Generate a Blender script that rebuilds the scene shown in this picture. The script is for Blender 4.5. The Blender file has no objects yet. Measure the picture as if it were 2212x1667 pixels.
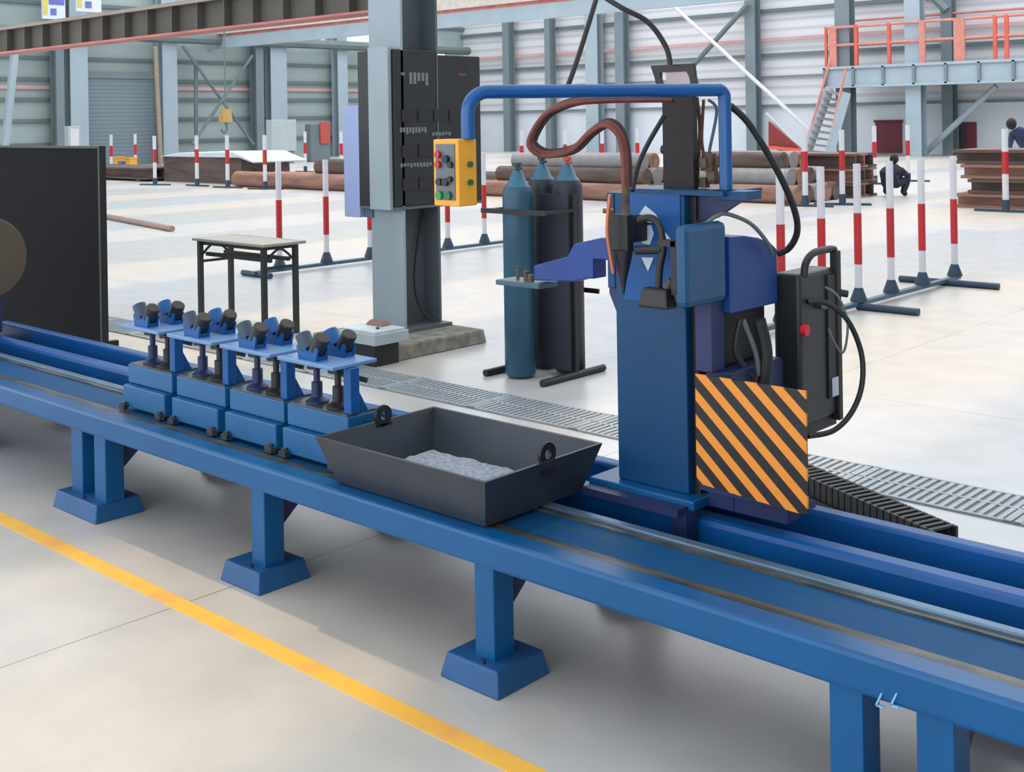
import bpy, math, random
from mathutils import Vector, Matrix
random.seed(7)
SC = bpy.context.scene
COL = SC.collection
# ------------------------------------------------------------------ camera
F, PX, PY = 2578.5, 1106.0, 259.4
ROLL, YAW, H = -0.0161776, 0.745448, 1.62
cam_data = bpy.data.cameras.new('camera'); cam = bpy.data.objects.new('camera', cam_data); COL.objects.link(cam)
cam_data.sensor_fit = 'HORIZONTAL'; cam_data.sensor_width = 36.0
cam_data.lens = F / 2212 * 36.0
cam_data.shift_x = 0.0
cam_data.shift_y = -(833.5 - PY) / 2212
cam_data.clip_end = 400; cam_data.clip_start = 0.05
CAMROT = Matrix.Rotation(YAW, 3, 'Z') @ Matrix.Rotation(math.pi / 2, 3, 'X') @ Matrix.Rotation(ROLL, 3, 'Z')
CAM = Vector((0, 0, H))
cam.matrix_world = Matrix.Translation(CAM) @ CAMROT.to_4x4()
SC.camera = cam
cam_data.dof.use_dof = False
# ------------------------------------------------------------------ light, world, exposure
SC.view_settings.view_transform = 'Standard'; SC.view_settings.look = 'None'
SC.view_settings.gamma = 1.0; SC.view_settings.use_curve_mapping = False
SC.view_settings.exposure = 0.0
world = bpy.data.worlds.new('world'); SC.world = world; world.use_nodes = True
wn = world.node_tree
bg = wn.nodes['Background']; bg.inputs[0].default_value = (0.93, 0.96, 1.0, 1); bg.inputs[1].default_value = 2.95
sun_data = bpy.data.lights.new('sun', 'SUN'); sun = bpy.data.objects.new('sun', sun_data); COL.objects.link(sun)
sun_data.energy = 1.35; sun_data.color = (1.0, 0.72, 0.42); sun_data.angle = math.radians(1.6)
SUN_DX, SUN_DY = 0.16, -0.14           # drift of the light per metre it falls
sun.rotation_euler = Vector((SUN_DX, SUN_DY, -1)).to_track_quat('-Z', 'Y').to_euler()
sun.location = (-4, 4, 14)

# ------------------------------------------------------------------ helpers
def pt(u_, v_, **k):
    """point of the place seen at photo pixel x, y on the plane x=, y=, z= or at camera depth d="""
    r = CAMROT @ Vector(((u_ - PX) / F, -(v_ - PY) / F, -1))
    (a, v), = k.items()
    if a == 'd': return CAM + r * v
    i = 'xyz'.index(a)
    return CAM + r * ((v - CAM[i]) / r[i])

def srgb(c):
    o = []
    for v in c:
        v = v / 255.0
        o.append(v / 12.92 if v <= 0.04045 else ((v + 0.055) / 1.055) ** 2.4)
    return o
def mat(name, rgb, rough=0.5, metal=0.0, var=0.12, scale=6.0, bump=0.0, second=None, thr=(0.45, 0.65), emit=0, spec=0.5, stretch=None, coat=0.0):
    m = bpy.data.materials.new(name); m.use_nodes = True
    nt = m.node_tree; n = nt.nodes; l = nt.links
    b = n['Principled BSDF']
    b.inputs['Roughness'].default_value = rough; b.inputs['Metallic'].default_value = metal
    b.inputs['Specular IOR Level'].default_value = spec
    if coat: b.inputs['Coat Weight'].default_value = coat; b.inputs['Coat Roughness'].default_value = 0.15
    c = srgb(rgb)
    tc = n.new('ShaderNodeTexCoord'); mp = n.new('ShaderNodeMapping')
    if stretch: mp.inputs['Scale'].default_value = stretch
    l.new(tc.outputs['Object'], mp.inputs['Vector'])
    nz = n.new('ShaderNodeTexNoise'); nz.inputs['Scale'].default_value = scale; nz.inputs['Detail'].default_value = 6
    l.new(mp.outputs['Vector'], nz.inputs['Vector'])
    cr = n.new('ShaderNodeValToRGB')
    if second:
        d = srgb(second)
        cr.color_ramp.elements[0].position = thr[0]; cr.color_ramp.elements[1].position = thr[1]
        cr.color_ramp.elements[0].color = (*c, 1); cr.color_ramp.elements[1].color = (*d, 1)
    else:
        cr.color_ramp.elements[0].position = 0.3; cr.color_ramp.elements[1].position = 0.7
        cr.color_ramp.elements[0].color = (*[v * (1 - var) for v in c], 1)
        cr.color_ramp.elements[1].color = (*[min(1, v * (1 + var)) for v in c], 1)
    l.new(nz.outputs['Fac'], cr.inputs['Fac'])
    l.new(cr.outputs['Color'], b.inputs['Base Color'])
    if bump:
        bp = n.new('ShaderNodeBump'); bp.inputs['Strength'].default_value = bump; bp.inputs['Distance'].default_value = 0.01
        l.new(nz.outputs['Fac'], bp.inputs['Height']); l.new(bp.outputs['Normal'], b.inputs['Normal'])
    if emit:
        b.inputs['Emission Color'].default_value = (*c, 1); b.inputs['Emission Strength'].default_value = emit
    return m

def stripes_mat(name, a, bcol, period, axis, duty=0.5, rough=0.5, diag=None, bump=0.0, soft=0.02):
    """two colours in parallel bands along an object axis (or a diagonal given as vector)"""
    m = bpy.data.materials.new(name); m.use_nodes = True
    nt = m.node_tree; n = nt.nodes; l = nt.links
    b = n['Principled BSDF']; b.inputs['Roughness'].default_value = rough
    tc = n.new('ShaderNodeTexCoord')
    dot = n.new('ShaderNodeVectorMath'); dot.operation = 'DOT_PRODUCT'
    v = diag if diag else ((1, 0, 0), (0, 1, 0), (0, 0, 1))['xyz'.index(axis)]
    dot.inputs[1].default_value = v
    l.new(tc.outputs['Object'], dot.inputs[0])
    dv = n.new('ShaderNodeMath'); dv.operation = 'DIVIDE'; dv.inputs[1].default_value = period
    l.new(dot.outputs['Value'], dv.inputs[0])
    fr = n.new('ShaderNodeMath'); fr.operation = 'FRACT'; l.new(dv.outputs[0], fr.inputs[0])
    cr = n.new('ShaderNodeValToRGB'); e = cr.color_ramp.elements
    e[0].position = 0.0; e[0].color = (*srgb(a), 1)
    e[1].position = duty - soft; e[1].color = (*srgb(a), 1)
    x = e.new(duty + soft); x.color = (*srgb(bcol), 1)
    y = e.new(1 - soft); y.color = (*srgb(bcol), 1)
    z = e.new(1.0); z.color = (*srgb(a), 1)
    l.new(fr.outputs[0], cr.inputs['Fac']); l.new(cr.outputs['Color'], b.inputs['Base Color'])
    return m

class MB:
    def __init__(s): s.v = []; s.f = []
    def add(s, vs, fs):
        o = len(s.v); s.v += [Vector(p) for p in vs]; s.f += [tuple(i + o for i in f) for f in fs]; return s
    def box(s, x0, x1, y0, y1, z0, z1):
        if x0 > x1: x0, x1 = x1, x0
        if y0 > y1: y0, y1 = y1, y0
        if z0 > z1: z0, z1 = z1, z0
        vs = [(x, y, z) for z in (z0, z1) for y in (y0, y1) for x in (x0, x1)]
        return s.add(vs, [(0, 2, 3, 1), (4, 5, 7, 6), (0, 1, 5, 4), (2, 6, 7, 3), (0, 4, 6, 2), (1, 3, 7, 5)])
    def bar(s, p0, p1, w, h, up=(0, 0, 1)):
        p0 = Vector(p0); p1 = Vector(p1); d = (p1 - p0).normalized(); u = Vector(up)
        a = d.cross(u)
        if a.length < 1e-4: a = d.cross(Vector((0, 1, 0)))
        a.normalize(); b = a.cross(d).normalized(); a *= w / 2; b *= h / 2
        vs = [p + i * a + j * b for p in (p0, p1) for i, j in ((-1, -1), (1, -1), (1, 1), (-1, 1))]
        return s.add(vs, [(0, 3, 2, 1), (4, 5, 6, 7), (0, 1, 5, 4), (1, 2, 6, 5), (2, 3, 7, 6), (3, 0, 4, 7)])
    def cyl(s, p0, p1, r0, r1=None, n=20):
        return s.tube([p0, p1], [r0, r0 if r1 is None else r1], n)
    def tube(s, pts, r, n=12, closed=False):
        pts = [Vector(p) for p in pts]; m = len(pts)
        rs = r if isinstance(r, (list, tuple)) else [r] * m
        t0 = (pts[1] - pts[0]).normalized()
        a = t0.cross(Vector((0, 0, 1)))
        if a.length < 1e-3: a = t0.cross(Vector((0, 1, 0)))
        a.normalize(); vs = []
        for i in range(m):
            t = (pts[min(i + 1, m - 1)] - pts[max(i - 1, 0)])
            if t.length < 1e-9: t = t0
            t.normalize(); a = (a - t * a.dot(t)); a.normalize(); b = t.cross(a)
            for k in range(n):
                q = 2 * math.pi * k / n
                vs.append(pts[i] + (a * math.cos(q) + b * math.sin(q)) * rs[i])
        fs = []
        for i in range(m - 1):
            for k in range(n):
                k2 = (k + 1) % n
                fs.append((i * n + k, i * n + k2, (i + 1) * n + k2, (i + 1) * n + k))
        fs.append(tuple(range(n - 1, -1, -1))); fs.append(tuple((m - 1) * n + k for k in range(n)))
        return s.add(vs, fs)
    def lathe(s, c, prof, n=24):
        """profile of (radius, z) round a vertical axis through c"""
        vs = []; m = len(prof)
        for r, z in prof:
            for k in range(n):
                q = 2 * math.pi * k / n
                vs.append((c[0] + r * math.cos(q), c[1] + r * math.sin(q), c[2] + z))
        fs = []
        for i in range(m - 1):
            for k in range(n):
                k2 = (k + 1) % n
                fs.append((i * n + k, i * n + k2, (i + 1) * n + k2, (i + 1) * n + k))
        fs.append(tuple(range(n - 1, -1, -1))); fs.append(tuple((m - 1) * n + k for k in range(n)))
        return s.add(vs, fs)
    def prism(s, poly, axis, a, b):
        """polygon in the other two axes, drawn out along axis from a to b"""
        n = len(poly); vs = []
        for t in (a, b):
            for u, v in poly:
                vs.append({'x': (t, u, v), 'y': (u, t, v), 'z': (u, v, t)}[axis])
        fs = [tuple(range(n)), tuple(range(2 * n - 1, n - 1, -1))]
        for i in range(n):
            j = (i + 1) % n; fs.append((i, i + n, j + n, j))
        return s.add(vs, fs)
    def frustum(s, x0, x1, y0, y1, z0, z1, inset):
        vs = [(x0, y0, z0), (x1, y0, z0), (x1, y1, z0), (x0, y1, z0),
              (x0 + inset, y0 + inset, z1), (x1 - inset, y0 + inset, z1), (x1 - inset, y1 - inset, z1), (x0 + inset, y1 - inset, z1)]
        return s.add(vs, [(0, 3, 2, 1), (4, 5, 6, 7), (0, 1, 5, 4), (1, 2, 6, 5), (2, 3, 7, 6), (3, 0, 4, 7)])
    def build(s, name, m, parent=None, bevel=0.0, smooth=False, origin=None):
        org = Vector(ORG.get(parent.name, (0, 0, 0))) if parent else Vector(origin or (0, 0, 0))
        me = bpy.data.meshes.new(name)
        me.from_pydata([tuple(v - org) for v in s.v], [], s.f)
        me.validate(); me.update()
        import bmesh
        bm = bmesh.new(); bm.from_mesh(me); bmesh.ops.recalc_face_normals(bm, faces=bm.faces); bm.to_mesh(me); bm.free()
        o = bpy.data.objects.new(name, me); COL.objects.link(o)
        me.materials.append(m)
        if smooth:
            for p in me.polygons: p.use_smooth = True
            try:
                me.set_sharp_from_angle(angle=math.radians(40))
            except Exception: pass
        if bevel:
            b = o.modifiers.new('bevel', 'BEVEL'); b.width = bevel; b.segments = 2; b.limit_method = 'ANGLE'
        if parent: o.parent = parent; ORG[o.name] = tuple(org)
        else: o.location = org; ORG[o.name] = tuple(org)
        return o
ORG = {}
def tag(o, label=None, cat=None, group=None, kind=None):
    if label: o['label'] = label
    if cat: o['category'] = cat
    if group: o['group'] = group
    if kind: o['kind'] = kind
    return o
def thing(name, label, cat, loc=(0, 0, 0), group=None):
    o = bpy.data.objects.new(name, None); COL.objects.link(o); o.location = loc
    o.empty_display_size = 0.1
    ORG[o.name] = tuple(loc)
    return tag(o, label, cat, group)
def copy_tree(o, parent=None):
    c = o.copy(); COL.objects.link(c); c.parent = parent
    for ch in list(o.children): copy_tree(ch, c)
    return c
def dup(root, loc, rotz=0, label=None):
    c = copy_tree(root); c.location = loc; c.rotation_euler = (0, 0, rotz)
    if label: c['label'] = label
    return c
def smooth_path(pts, k=8):
    pts = [Vector(p) for p in pts]; out = []
    for i in range(len(pts) - 1):
        p0 = pts[max(i - 1, 0)]; p1 = pts[i]; p2 = pts[i + 1]; p3 = pts[min(i + 2, len(pts) - 1)]
        for j in range(k):
            t = j / k
            out.append(0.5 * ((2 * p1) + (p2 - p0) * t + (2 * p0 - 5 * p1 + 4 * p2 - p3) * t * t + (3 * p1 - p0 - 3 * p2 + p3) * t ** 3))
    out.append(pts[-1]); return out

# ------------------------------------------------------------------ materials
M_BLUE = mat('blue_paint', (6, 80, 132), 0.36, var=0.10, scale=3, spec=0.35)
M_BLUE2 = mat('deep_blue_paint', (6, 78, 142), 0.42, var=0.12, scale=4, spec=0.35)
M_NAVY = mat('column_blue_paint', (8, 62, 104), 0.45, var=0.10, scale=3, spec=0.35)
M_DKBLUE = mat('dark_blue_paint', (26, 40, 84), 0.5, var=0.2, scale=5)
M_STAND = mat('stand_blue_paint', (14, 88, 138), 0.45, var=0.10, scale=5)
M_PLATE = mat('plate_blue_sheen', (92, 130, 176), 0.35, var=0.15, scale=9)  # stand blue lightened, the plate's reflection put into the colour
M_RAIL = mat('worn_steel_rail', (84, 112, 136), 0.4, 0.4, var=0.25, scale=14, stretch=(0.3, 4, 4))
M_OIL = mat('oily_steel', (92, 92, 84), 0.4, 0.35, scale=7, second=(50, 62, 66), thr=(0.4, 0.6), stretch=(1, 4, 4))
M_DECK = mat('deck_blue', (8, 72, 118), 0.62, spec=0.2, scale=4, second=(40, 84, 104), thr=(0.55, 0.8), stretch=(0.6, 3, 3))
M_BLACK = mat('black_steel', (24, 25, 29), 0.5, var=0.2)
M_BOARD = mat('black_board', (23, 25, 30), 0.85, var=0.12, spec=0.15)
M_RUBBER = mat('black_rubber', (28, 31, 35), 0.55, var=0.15)
M_GREYCAB = mat('grey_cable', (92, 100, 100), 0.5)
M_TRAY = mat('dark_tray_steel', (46, 54, 66), 0.5, 0.1, var=0.18, scale=5, bump=0.15)
M_SLAG = mat('pale_slag', (140, 154, 172), 0.9, scale=60, second=(112, 126, 146), thr=(0.4, 0.62), bump=0.6)
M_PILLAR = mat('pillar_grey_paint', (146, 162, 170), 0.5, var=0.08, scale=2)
M_PILLARD = mat('pillar_shaded_grey', (84, 92, 98), 0.6, var=0.15, scale=2)  # pillar grey darkened, shade of the recess put into the colour
M_BEAM = mat('dirty_beam_grey', (88, 86, 80), 0.7, var=0.15, scale=2)
M_FLANGE = mat('beam_flange', (150, 138, 128), 0.6, var=0.15, scale=3)
M_PINK = mat('red_oxide_rail', (186, 112, 108), 0.6, var=0.2, scale=3)
M_PANEL = mat('cabinet_dark', (26, 30, 33), 0.5, var=0.3, scale=8)
M_TEXT = mat('faded_white_marks', (110, 118, 124), 0.7)
M_LILAC = mat('lilac_enamel', (146, 162, 206), 0.5, var=0.05)
M_LILACD = mat('lilac_side_shade', (92, 104, 132), 0.5, var=0.08)  # darker copy of the lilac, shade of the side put into the colour
M_CONC = mat('rough_concrete', (134, 132, 120), 0.95, scale=12, second=(104, 103, 94), thr=(0.4, 0.65), bump=0.5)
M_LTGREY = mat('light_grey_enamel', (168, 180, 184), 0.45, var=0.06)
M_YEL = mat('yellow_enamel', (226, 160, 40), 0.42, var=0.05)
M_GREEN = mat('green_plastic', (34, 130, 72), 0.4)
M_DGREEN = mat('dark_green_knob', (24, 92, 56), 0.4)
M_RED = mat('red_paint', (178, 32, 38), 0.4, var=0.1)
M_WHITE = mat('white_paint', (205, 206, 214), 0.45, var=0.05)
M_TEAL = mat('slate_blue_steel', (62, 90, 110), 0.45, var=0.12)
M_FOOT = mat('foot_steel', (38, 62, 84), 0.5, var=0.12)
M_TANK = mat('steel_blue_cylinder', (36, 78, 100), 0.42, var=0.18, scale=5)
M_TANKD = mat('dark_navy_cylinder', (30, 36, 50), 0.5, var=0.2, scale=5)
M_TANKTOP = mat('teal_shoulder', (44, 100, 124), 0.4, var=0.1)
M_HOSE = mat('brown_red_hose', (116, 58, 52), 0.5, var=0.25, scale=14)
M_HOSE2 = mat('dark_hose', (54, 40, 38), 0.5, var=0.2, scale=14)
M_BELLOW = stripes_mat('bellows', (38, 31, 34), (30, 26, 29), 0.02, 'z', rough=0.7)
M_BROWN = mat('brown_gear', (92, 78, 62), 0.7, scale=30, second=(60, 50, 44))
M_COPPER = mat('copper', (184, 112, 86), 0.4, 0.6)
M_BRASS = mat('brass', (150, 118, 70), 0.4, 0.6)
M_PALE = mat('pale_emblem', (190, 204, 216), 0.6, var=0.03)
M_STRIPE = stripes_mat('hazard_stripes', (226, 140, 44), (22, 21, 27), 0.0565, 'x', duty=0.46, rough=0.5, diag=(0.665, 0, 0.747))
M_TABLE = mat('table_grey_top', (158, 160, 154), 0.5, var=0.05)
M_TLEG = mat('table_dark_steel', (50, 54, 54), 0.5, var=0.1)
M_RUST = mat('rusty_pipe', (148, 112, 98), 0.75, scale=3, second=(116, 84, 76), stretch=(0.3, 2, 2))
M_RUSTD = mat('dark_rusty_beam', (96, 80, 74), 0.8, scale=3, second=(70, 60, 58), stretch=(0.3, 2, 2))
M_GREYPIPE = mat('grey_pipe', (128, 128, 132), 0.6, var=0.12)
M_TARP = mat('pale_tarp', (196, 208, 222), 0.6, var=0.06)
M_YPAINT = mat('yellow_line_paint', (240, 184, 72), 0.5, scale=5, second=(232, 158, 96), thr=(0.5, 0.75))
M_ORANGE = mat('orange_red_paint', (208, 92, 74), 0.55, var=0.1)
M_SALMON = mat('salmon_rail_paint', (198, 130, 120), 0.6, var=0.12)
M_MAROON = mat('maroon_door', (106, 42, 54), 0.5, var=0.1)
M_COLBLUE = mat('blue_grey_steel', (156, 173, 184), 0.55, var=0.07, scale=1)  # far steel, haze of the distance put into the colour
M_COLDK = mat('dark_grey_steel', (114, 128, 136), 0.6, var=0.1, scale=1)  # raised paler too, with the distant haze in its colour
M_GIRT = mat('girt_steel', (116, 130, 132), 0.6, var=0.1, scale=1)
M_GIRTD = mat('dark_girt', (100, 116, 118), 0.6, var=0.1, scale=1)
M_PINKGIRT = mat('pink_pipe', (196, 158, 158), 0.6, var=0.1, scale=1)
M_WALLB = stripes_mat('wall_cladding', (218, 219, 224), (192, 195, 203), 0.42, 'z', duty=0.6, rough=0.6, soft=0.12)  # rib shading put into the colour as soft bands on a flat wall
M_WALLLOW = mat('lower_wall_panels', (214, 221, 230), 0.55, var=0.03, scale=0.4)
M_WALLE = mat('end_wall_cladding', (156, 172, 172), 0.6, var=0.06, scale=0.5)
M_SHUT = stripes_mat('shutter_slats', (120, 137, 146), (108, 125, 134), 0.16, 'z', rough=0.5, soft=0.1)
M_GLOW = mat('daylit_window', (250, 250, 244), 0.4, var=0.01, emit=1.0)
M_SIGNW = mat('sign_white', (206, 214, 236), 0.5, var=0.03)
M_SIGNB = mat('sign_blue', (96, 104, 176), 0.5)
M_SIGNY = mat('sign_yellow', (206, 196, 92), 0.5)
M_ROOF = mat('roof_sheet', (150, 156, 160), 0.7)
M_CLOTHD = mat('dark_work_clothes', (38, 42, 58), 0.9)
M_CLOTHB = mat('navy_work_clothes', (52, 60, 92), 0.9)
M_SKIN = mat('skin', (178, 132, 108), 0.6)
M_HAIR = mat('black_hair', (22, 22, 26), 0.6)
M_SKYBLUE = mat('bright_blue_plastic', (52, 116, 196), 0.5)

# floor: pale sealed concrete, cast in bays with thin joints, patchy and faintly glossy
def floor_mat():
    m = bpy.data.materials.new('sealed_concrete'); m.use_nodes = True
    nt = m.node_tree; n = nt.nodes; l = nt.links; b = n['Principled BSDF']
    tc = n.new('ShaderNodeTexCoord')
    n1 = n.new('ShaderNodeTexNoise'); n1.inputs['Scale'].default_value = 0.33; n1.inputs['Detail'].default_value = 2
    n2 = n.new('ShaderNodeTexNoise'); n2.inputs['Scale'].default_value = 3.5; n2.inputs['Detail'].default_value = 8
    for q in (n1, n2): l.new(tc.outputs['Object'], q.inputs['Vector'])
    r1 = n.new('ShaderNodeValToRGB'); e = r1.color_ramp.elements
    e[0].position = 0.42; e[0].color = (*srgb((188, 190, 194)), 1); e[1].position = 0.62; e[1].color = (*srgb((196, 191, 182)), 1)
    r2 = n.new('ShaderNodeValToRGB'); e = r2.color_ramp.elements
    e[0].position = 0.28; e[0].color = (0.86, 0.87, 0.88, 1); e[1].position = 0.62; e[1].color = (1, 1, 1, 1)
    l.new(n1.outputs['Fac'], r1.inputs['Fac']); l.new(n2.outputs['Fac'], r2.inputs['Fac'])
    mx = n.new('ShaderNodeMixRGB'); mx.blend_type = 'MULTIPLY'; mx.inputs[0].default_value = 1
    l.new(r1.outputs[0], mx.inputs[1]); l.new(r2.outputs[0], mx.inputs[2])
    sx = n.new('ShaderNodeSeparateXYZ'); l.new(tc.outputs['Object'], sx.inputs[0])
    last = mx.outputs[0]
    for out, off, per in ((0, 3.582, 6.0), (1, 2.6, 9.0)):     # joints
        a = n.new('ShaderNodeMath'); a.operation = 'ADD'; a.inputs[1].default_value = off + 600 - (600 % per)
        l.new(sx.outputs[out], a.inputs[0])
        d = n.new('ShaderNodeMath'); d.operation = 'PINGPONG'; d.inputs[1].default_value = per / 2
        l.new(a.outputs[0], d.inputs[0])
        c = n.new('ShaderNodeMath'); c.operation = 'LESS_THAN'; c.inputs[1].default_value = 0.0035
        l.new(d.outputs[0], c.inputs[0])
        k = n.new('ShaderNodeMixRGB'); l.new(c.outputs[0], k.inputs[0]); l.new(last, k.inputs[1])
        k.inputs[2].default_value = (*srgb((140, 138, 134)), 1)
        last = k.outputs[0]
    l.new(last, b.inputs['Base Color'])
    b.inputs['Roughness'].default_value = 0.34; b.inputs['Specular IOR Level'].default_value = 0.6
    return m
M_FLOOR = floor_mat()

# ------------------------------------------------------------------ the hall
WX, WY, WZ = -46.0, 46.0, 11.0
fl = MB().box(WX, 12, -8, WY, -0.2, 0).build('floor', M_FLOOR); tag(fl, 'pale sealed concrete factory floor', kind='structure')
# unseen roof sheets; slots along Y shaped to throw sun patches and ambient light
slots = [(-6.1 - 4.3 * i, -4.3 - 4.3 * i) for i in range(-3, 9)]
slots = sorted(slots); rb = MB(); x = WX
roofs = []
for a, b_ in slots:
    if a > x: roofs.append((x, a))
    x = b_
roofs.append((x, 12))
for a, b_ in roofs: rb.box(a, b_, -8, 18, WZ, WZ + 0.08); rb.box((a + b_) / 2 - 0.5, (a + b_) / 2 + 0.5, 18, WY, WZ, WZ + 0.08)
ceil = rb.build('ceiling', M_ROOF); tag(ceil, 'unseen roof sheets with slots shaped to pass sun and sky light', kind='structure')
wf = MB().box(WX, 12, -8.2, -8, 0, 0.3).box(WX, 12, -8.2, -8, 7.0, WZ).build('added_wall_front', mat('front_wall', (150, 156, 160), 0.7)); tag(wf, 'unseen wall added behind the camera, its opening shaped to admit light', kind='structure')  # added to darken the near side; opening sized to light the front faces
wr = MB().box(12, 12.2, -8, WY, 0, WZ).build('added_wall_right', mat('right_wall', (170, 176, 180), 0.7)); tag(wr, 'unseen wall added at the right end to cut light', kind='structure')  # added out of view to dim the near side
wb = MB().box(WX, 12, WY, WY + 0.2, 2.1, WZ).build('wall_back', M_WALLB, origin=(WX, WY, 0)); tag(wb, 'pale ribbed cladding wall along the far side', kind='structure')
MB().box(WX, 12, WY - 0.06, WY + 0.14, 0, 2.12).build('lower_panel', M_WALLLOW, wb)
for z, h, m in ((2.06, 0.12, M_GIRT), (4.27, 0.14, M_GIRTD), (6.19, 0.16, M_GIRTD), (8.4, 0.16, M_GIRTD)):
    MB().box(WX, 12, WY - 0.22, WY - 0.06, z - h / 2, z + h / 2).build('girt', m, wb)
MB().box(WX, 12, WY - 0.3, WY - 0.16, 4.86, 5.0).build('pink_pipe', M_PINKGIRT, wb)
MB().box(WX, 12, WY - 0.2, WY - 0.06, 3.3, 3.36).build('girt', M_GIRT, wb)
we = MB().box(WX - 0.2, WX, -2, WY, 0, WZ).build('wall_left', M_WALLE, origin=(WX, 0, 0)); tag(we, 'grey green cladding end wall with dark girts', kind='structure')
for z in (0.95, 1.9, 2.75, 3.55, 4.4, 6.6, 7.6):
    MB().box(WX, WX + 0.14, 18, WY, z - 0.07, z + 0.07).build('girt', M_GIRTD, we)
MB().box(WX, WX + 0.12, 18, WY, 3.15, 3.3).build('pink_pipe', M_PINKGIRT, we)
w1 = MB().box(WX + 0.02, WX + 0.1, 34.1, 36.4, 5.3, 6.0).box(WX + 0.02, WX + 0.1, 37.6, 40.4, 5.25, 6.0).box(WX + 0.02, WX + 0.1, 42.3, 44.5, 4.8, 5.6)
w1 = w1.build('window_1', M_GLOW); tag(w1, 'bright daylit strip window high in the end wall', kind='structure')
# roller door in the end wall
dr = MB().box(WX, WX + 0.2, 23.9, 27.5, 0, 3.7).build('door_1', M_SHUT, origin=(WX, 23.9, 0)); tag(dr, 'grey blue roller shutter door in the end wall', kind='structure')
MB().box(WX, WX + 0.28, 23.7, 27.7, 3.62, 3.9).build('shutter_hood', M_COLDK, dr)
# maroon doors in the back wall
d2 = MB().box(-22.15, -21.05, WY - 0.16, WY - 0.04, 0.05, 1.33).build('door_2', M_MAROON, origin=(-22.1, WY, 0)); tag(d2, 'maroon door under the walkway, left of the two', kind='structure')
MB().box(-22.2, -21.0, WY - 0.19, WY - 0.05, 1.28, 1.38).build('door_head', mat('dark_maroon', (84, 34, 44), 0.5), d2)
d3 = MB().box(-18.7, -18.05, WY - 0.16, WY - 0.04, 0.07, 1.26).build('door_3', M_MAROON, origin=(-18.6, WY, 0)); tag(d3, 'narrow maroon door at the far right', kind='structure')
MB().box(-18.7, -18.42, WY - 0.18, WY - 0.05, 0.07, 1.26).build('door_leaf', mat('dark_leaf', (62, 58, 66), 0.5), d3)

# building columns along the far walls
def hcol(x, y, w, d, z1, label, m=M_COLBLUE, m2=M_COLDK, face='y'):
    t = thing('steel_column', label, 'column', (x, y, 0), 'steel columns along the hall walls')
    if face == 'y':
        MB().box(x - w / 2, x + w / 2, y - d / 2, y - d / 2 + 0.05, 0, z1).box(x - w / 2, x + w / 2, y + d / 2 - 0.05, y + d / 2, 0, z1).build('flange', m, t)
        MB().box(x - 0.04, x + 0.04, y - d / 2 + 0.05, y + d / 2 - 0.05, 0, z1).build('web', m2, t)
    else:
        MB().box(x - d / 2, x - d / 2 + 0.05, y - w / 2, y + w / 2, 0, z1).box(x + d / 2 - 0.05, x + d / 2, y - w / 2, y + w / 2, 0, z1).build('flange', m, t)
        MB().box(x - d / 2 + 0.05, x + d / 2 - 0.05, y - 0.04, y + 0.04, 0, z1).build('web', m2, t)
    return t
for (px_, w, lab, m) in ((1285, 0.75, 'pale blue grey wall column right above the middle of the blue hanger pipe', M_COLBLUE),
                      (1100, 0.42, 'slim grey wall column nearest the corner of the hall', M_COLDK),
                      (1190, 0.34, 'slim dark wall column between the corner and the wide pale one', M_COLDK),
                      (1345, 0.5, 'grey wall column just left of the black mast', M_COLDK),
                      (1628, 0.5, 'grey wall column just right of the blue hanger pipe', M_COLDK)):
    p = pt(px_, 200, y=WY - 0.6); hcol(p.x, p.y, w, 0.5, 9.5, lab, m, M_COLDK)
for (px_, w, lab, m, yy) in ((1828, 0.62, 'steel column at the left end of the railed walkway', M_COLDK, 43.6),
                      (1979, 0.6, 'pale steel column in front of the middle of the railed walkway', M_COLBLUE, 43.6),
                      (2052, 0.42, 'dark steel column behind the railed walkway, towards the right', M_COLDK, 45.3)):
    p = pt(px_, 250, y=yy); hcol(p.x, yy, w, 0.5, 9.5, lab, m, M_COLDK)
for (px_, w, lab) in ((166, 0.75, 'steel column left of the roller shutter'), (362, 0.7, 'steel column right of the roller shutter'),
                      (556, 0.42, 'dark steel column between the shutter and the grey cabinet'), (597, 0.9, 'wide pale steel column above the grey cabinet'),
                      (735, 0.6, 'steel column above the lilac cabinet of the pillar'), (125, 0.34, 'slim dark column nearest the left edge')):
    p = pt(px_, 250, x=WX + 0.6); hcol(WX + 0.6, p.y, w, 0.5, 8.0, lab, M_COLDK if ('dark' in lab) else M_COLBLUE, M_COLDK, 'x')
# leaning brace at the far left and wall bracing rods
def rod(name, label, cat, pts, r, m, group=None):
    o = MB().tube(pts, r, 8).build(name, m, origin=tuple(pts[0])); return tag(o, label, cat, group)
rod('brace', 'slanting grey brace at the left edge of the photo', 'brace', [pt(8, 345, x=-43.5), pt(32, 110, x=-43.5)], 0.16, M_COLBLUE)
rod('cross_brace', 'dark bracing rod of the far wall falling to the left', 'brace', [pt(1616, 8, y=44.9), pt(1490, 150, y=44.9)], 0.12, M_GIRTD)
rod('cross_brace', 'pale bracing rod of the far wall falling to the right', 'brace', [pt(1440, 0, y=44.5), pt(1770, 300, y=44.5)], 0.09, M_WHITE)
rod('cross_brace', 'slanting grey brace under the railed walkway', 'brace', [pt(2152, 186, y=44.5), pt(1995, 333, y=44.5)], 0.12, M_COLBLUE)
rod('cross_brace', 'short grey brace above the railed walkway', 'brace', [pt(1995, -25, y=45), pt(2045, 22, y=45)], 0.16, M_GIRT)
rod('cross_brace', 'thin brace of the end wall bay falling left', 'brace', [pt(545, 120, x=-44.6), pt(415, 312, x=-44.6)], 0.07, M_GIRTD)
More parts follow.
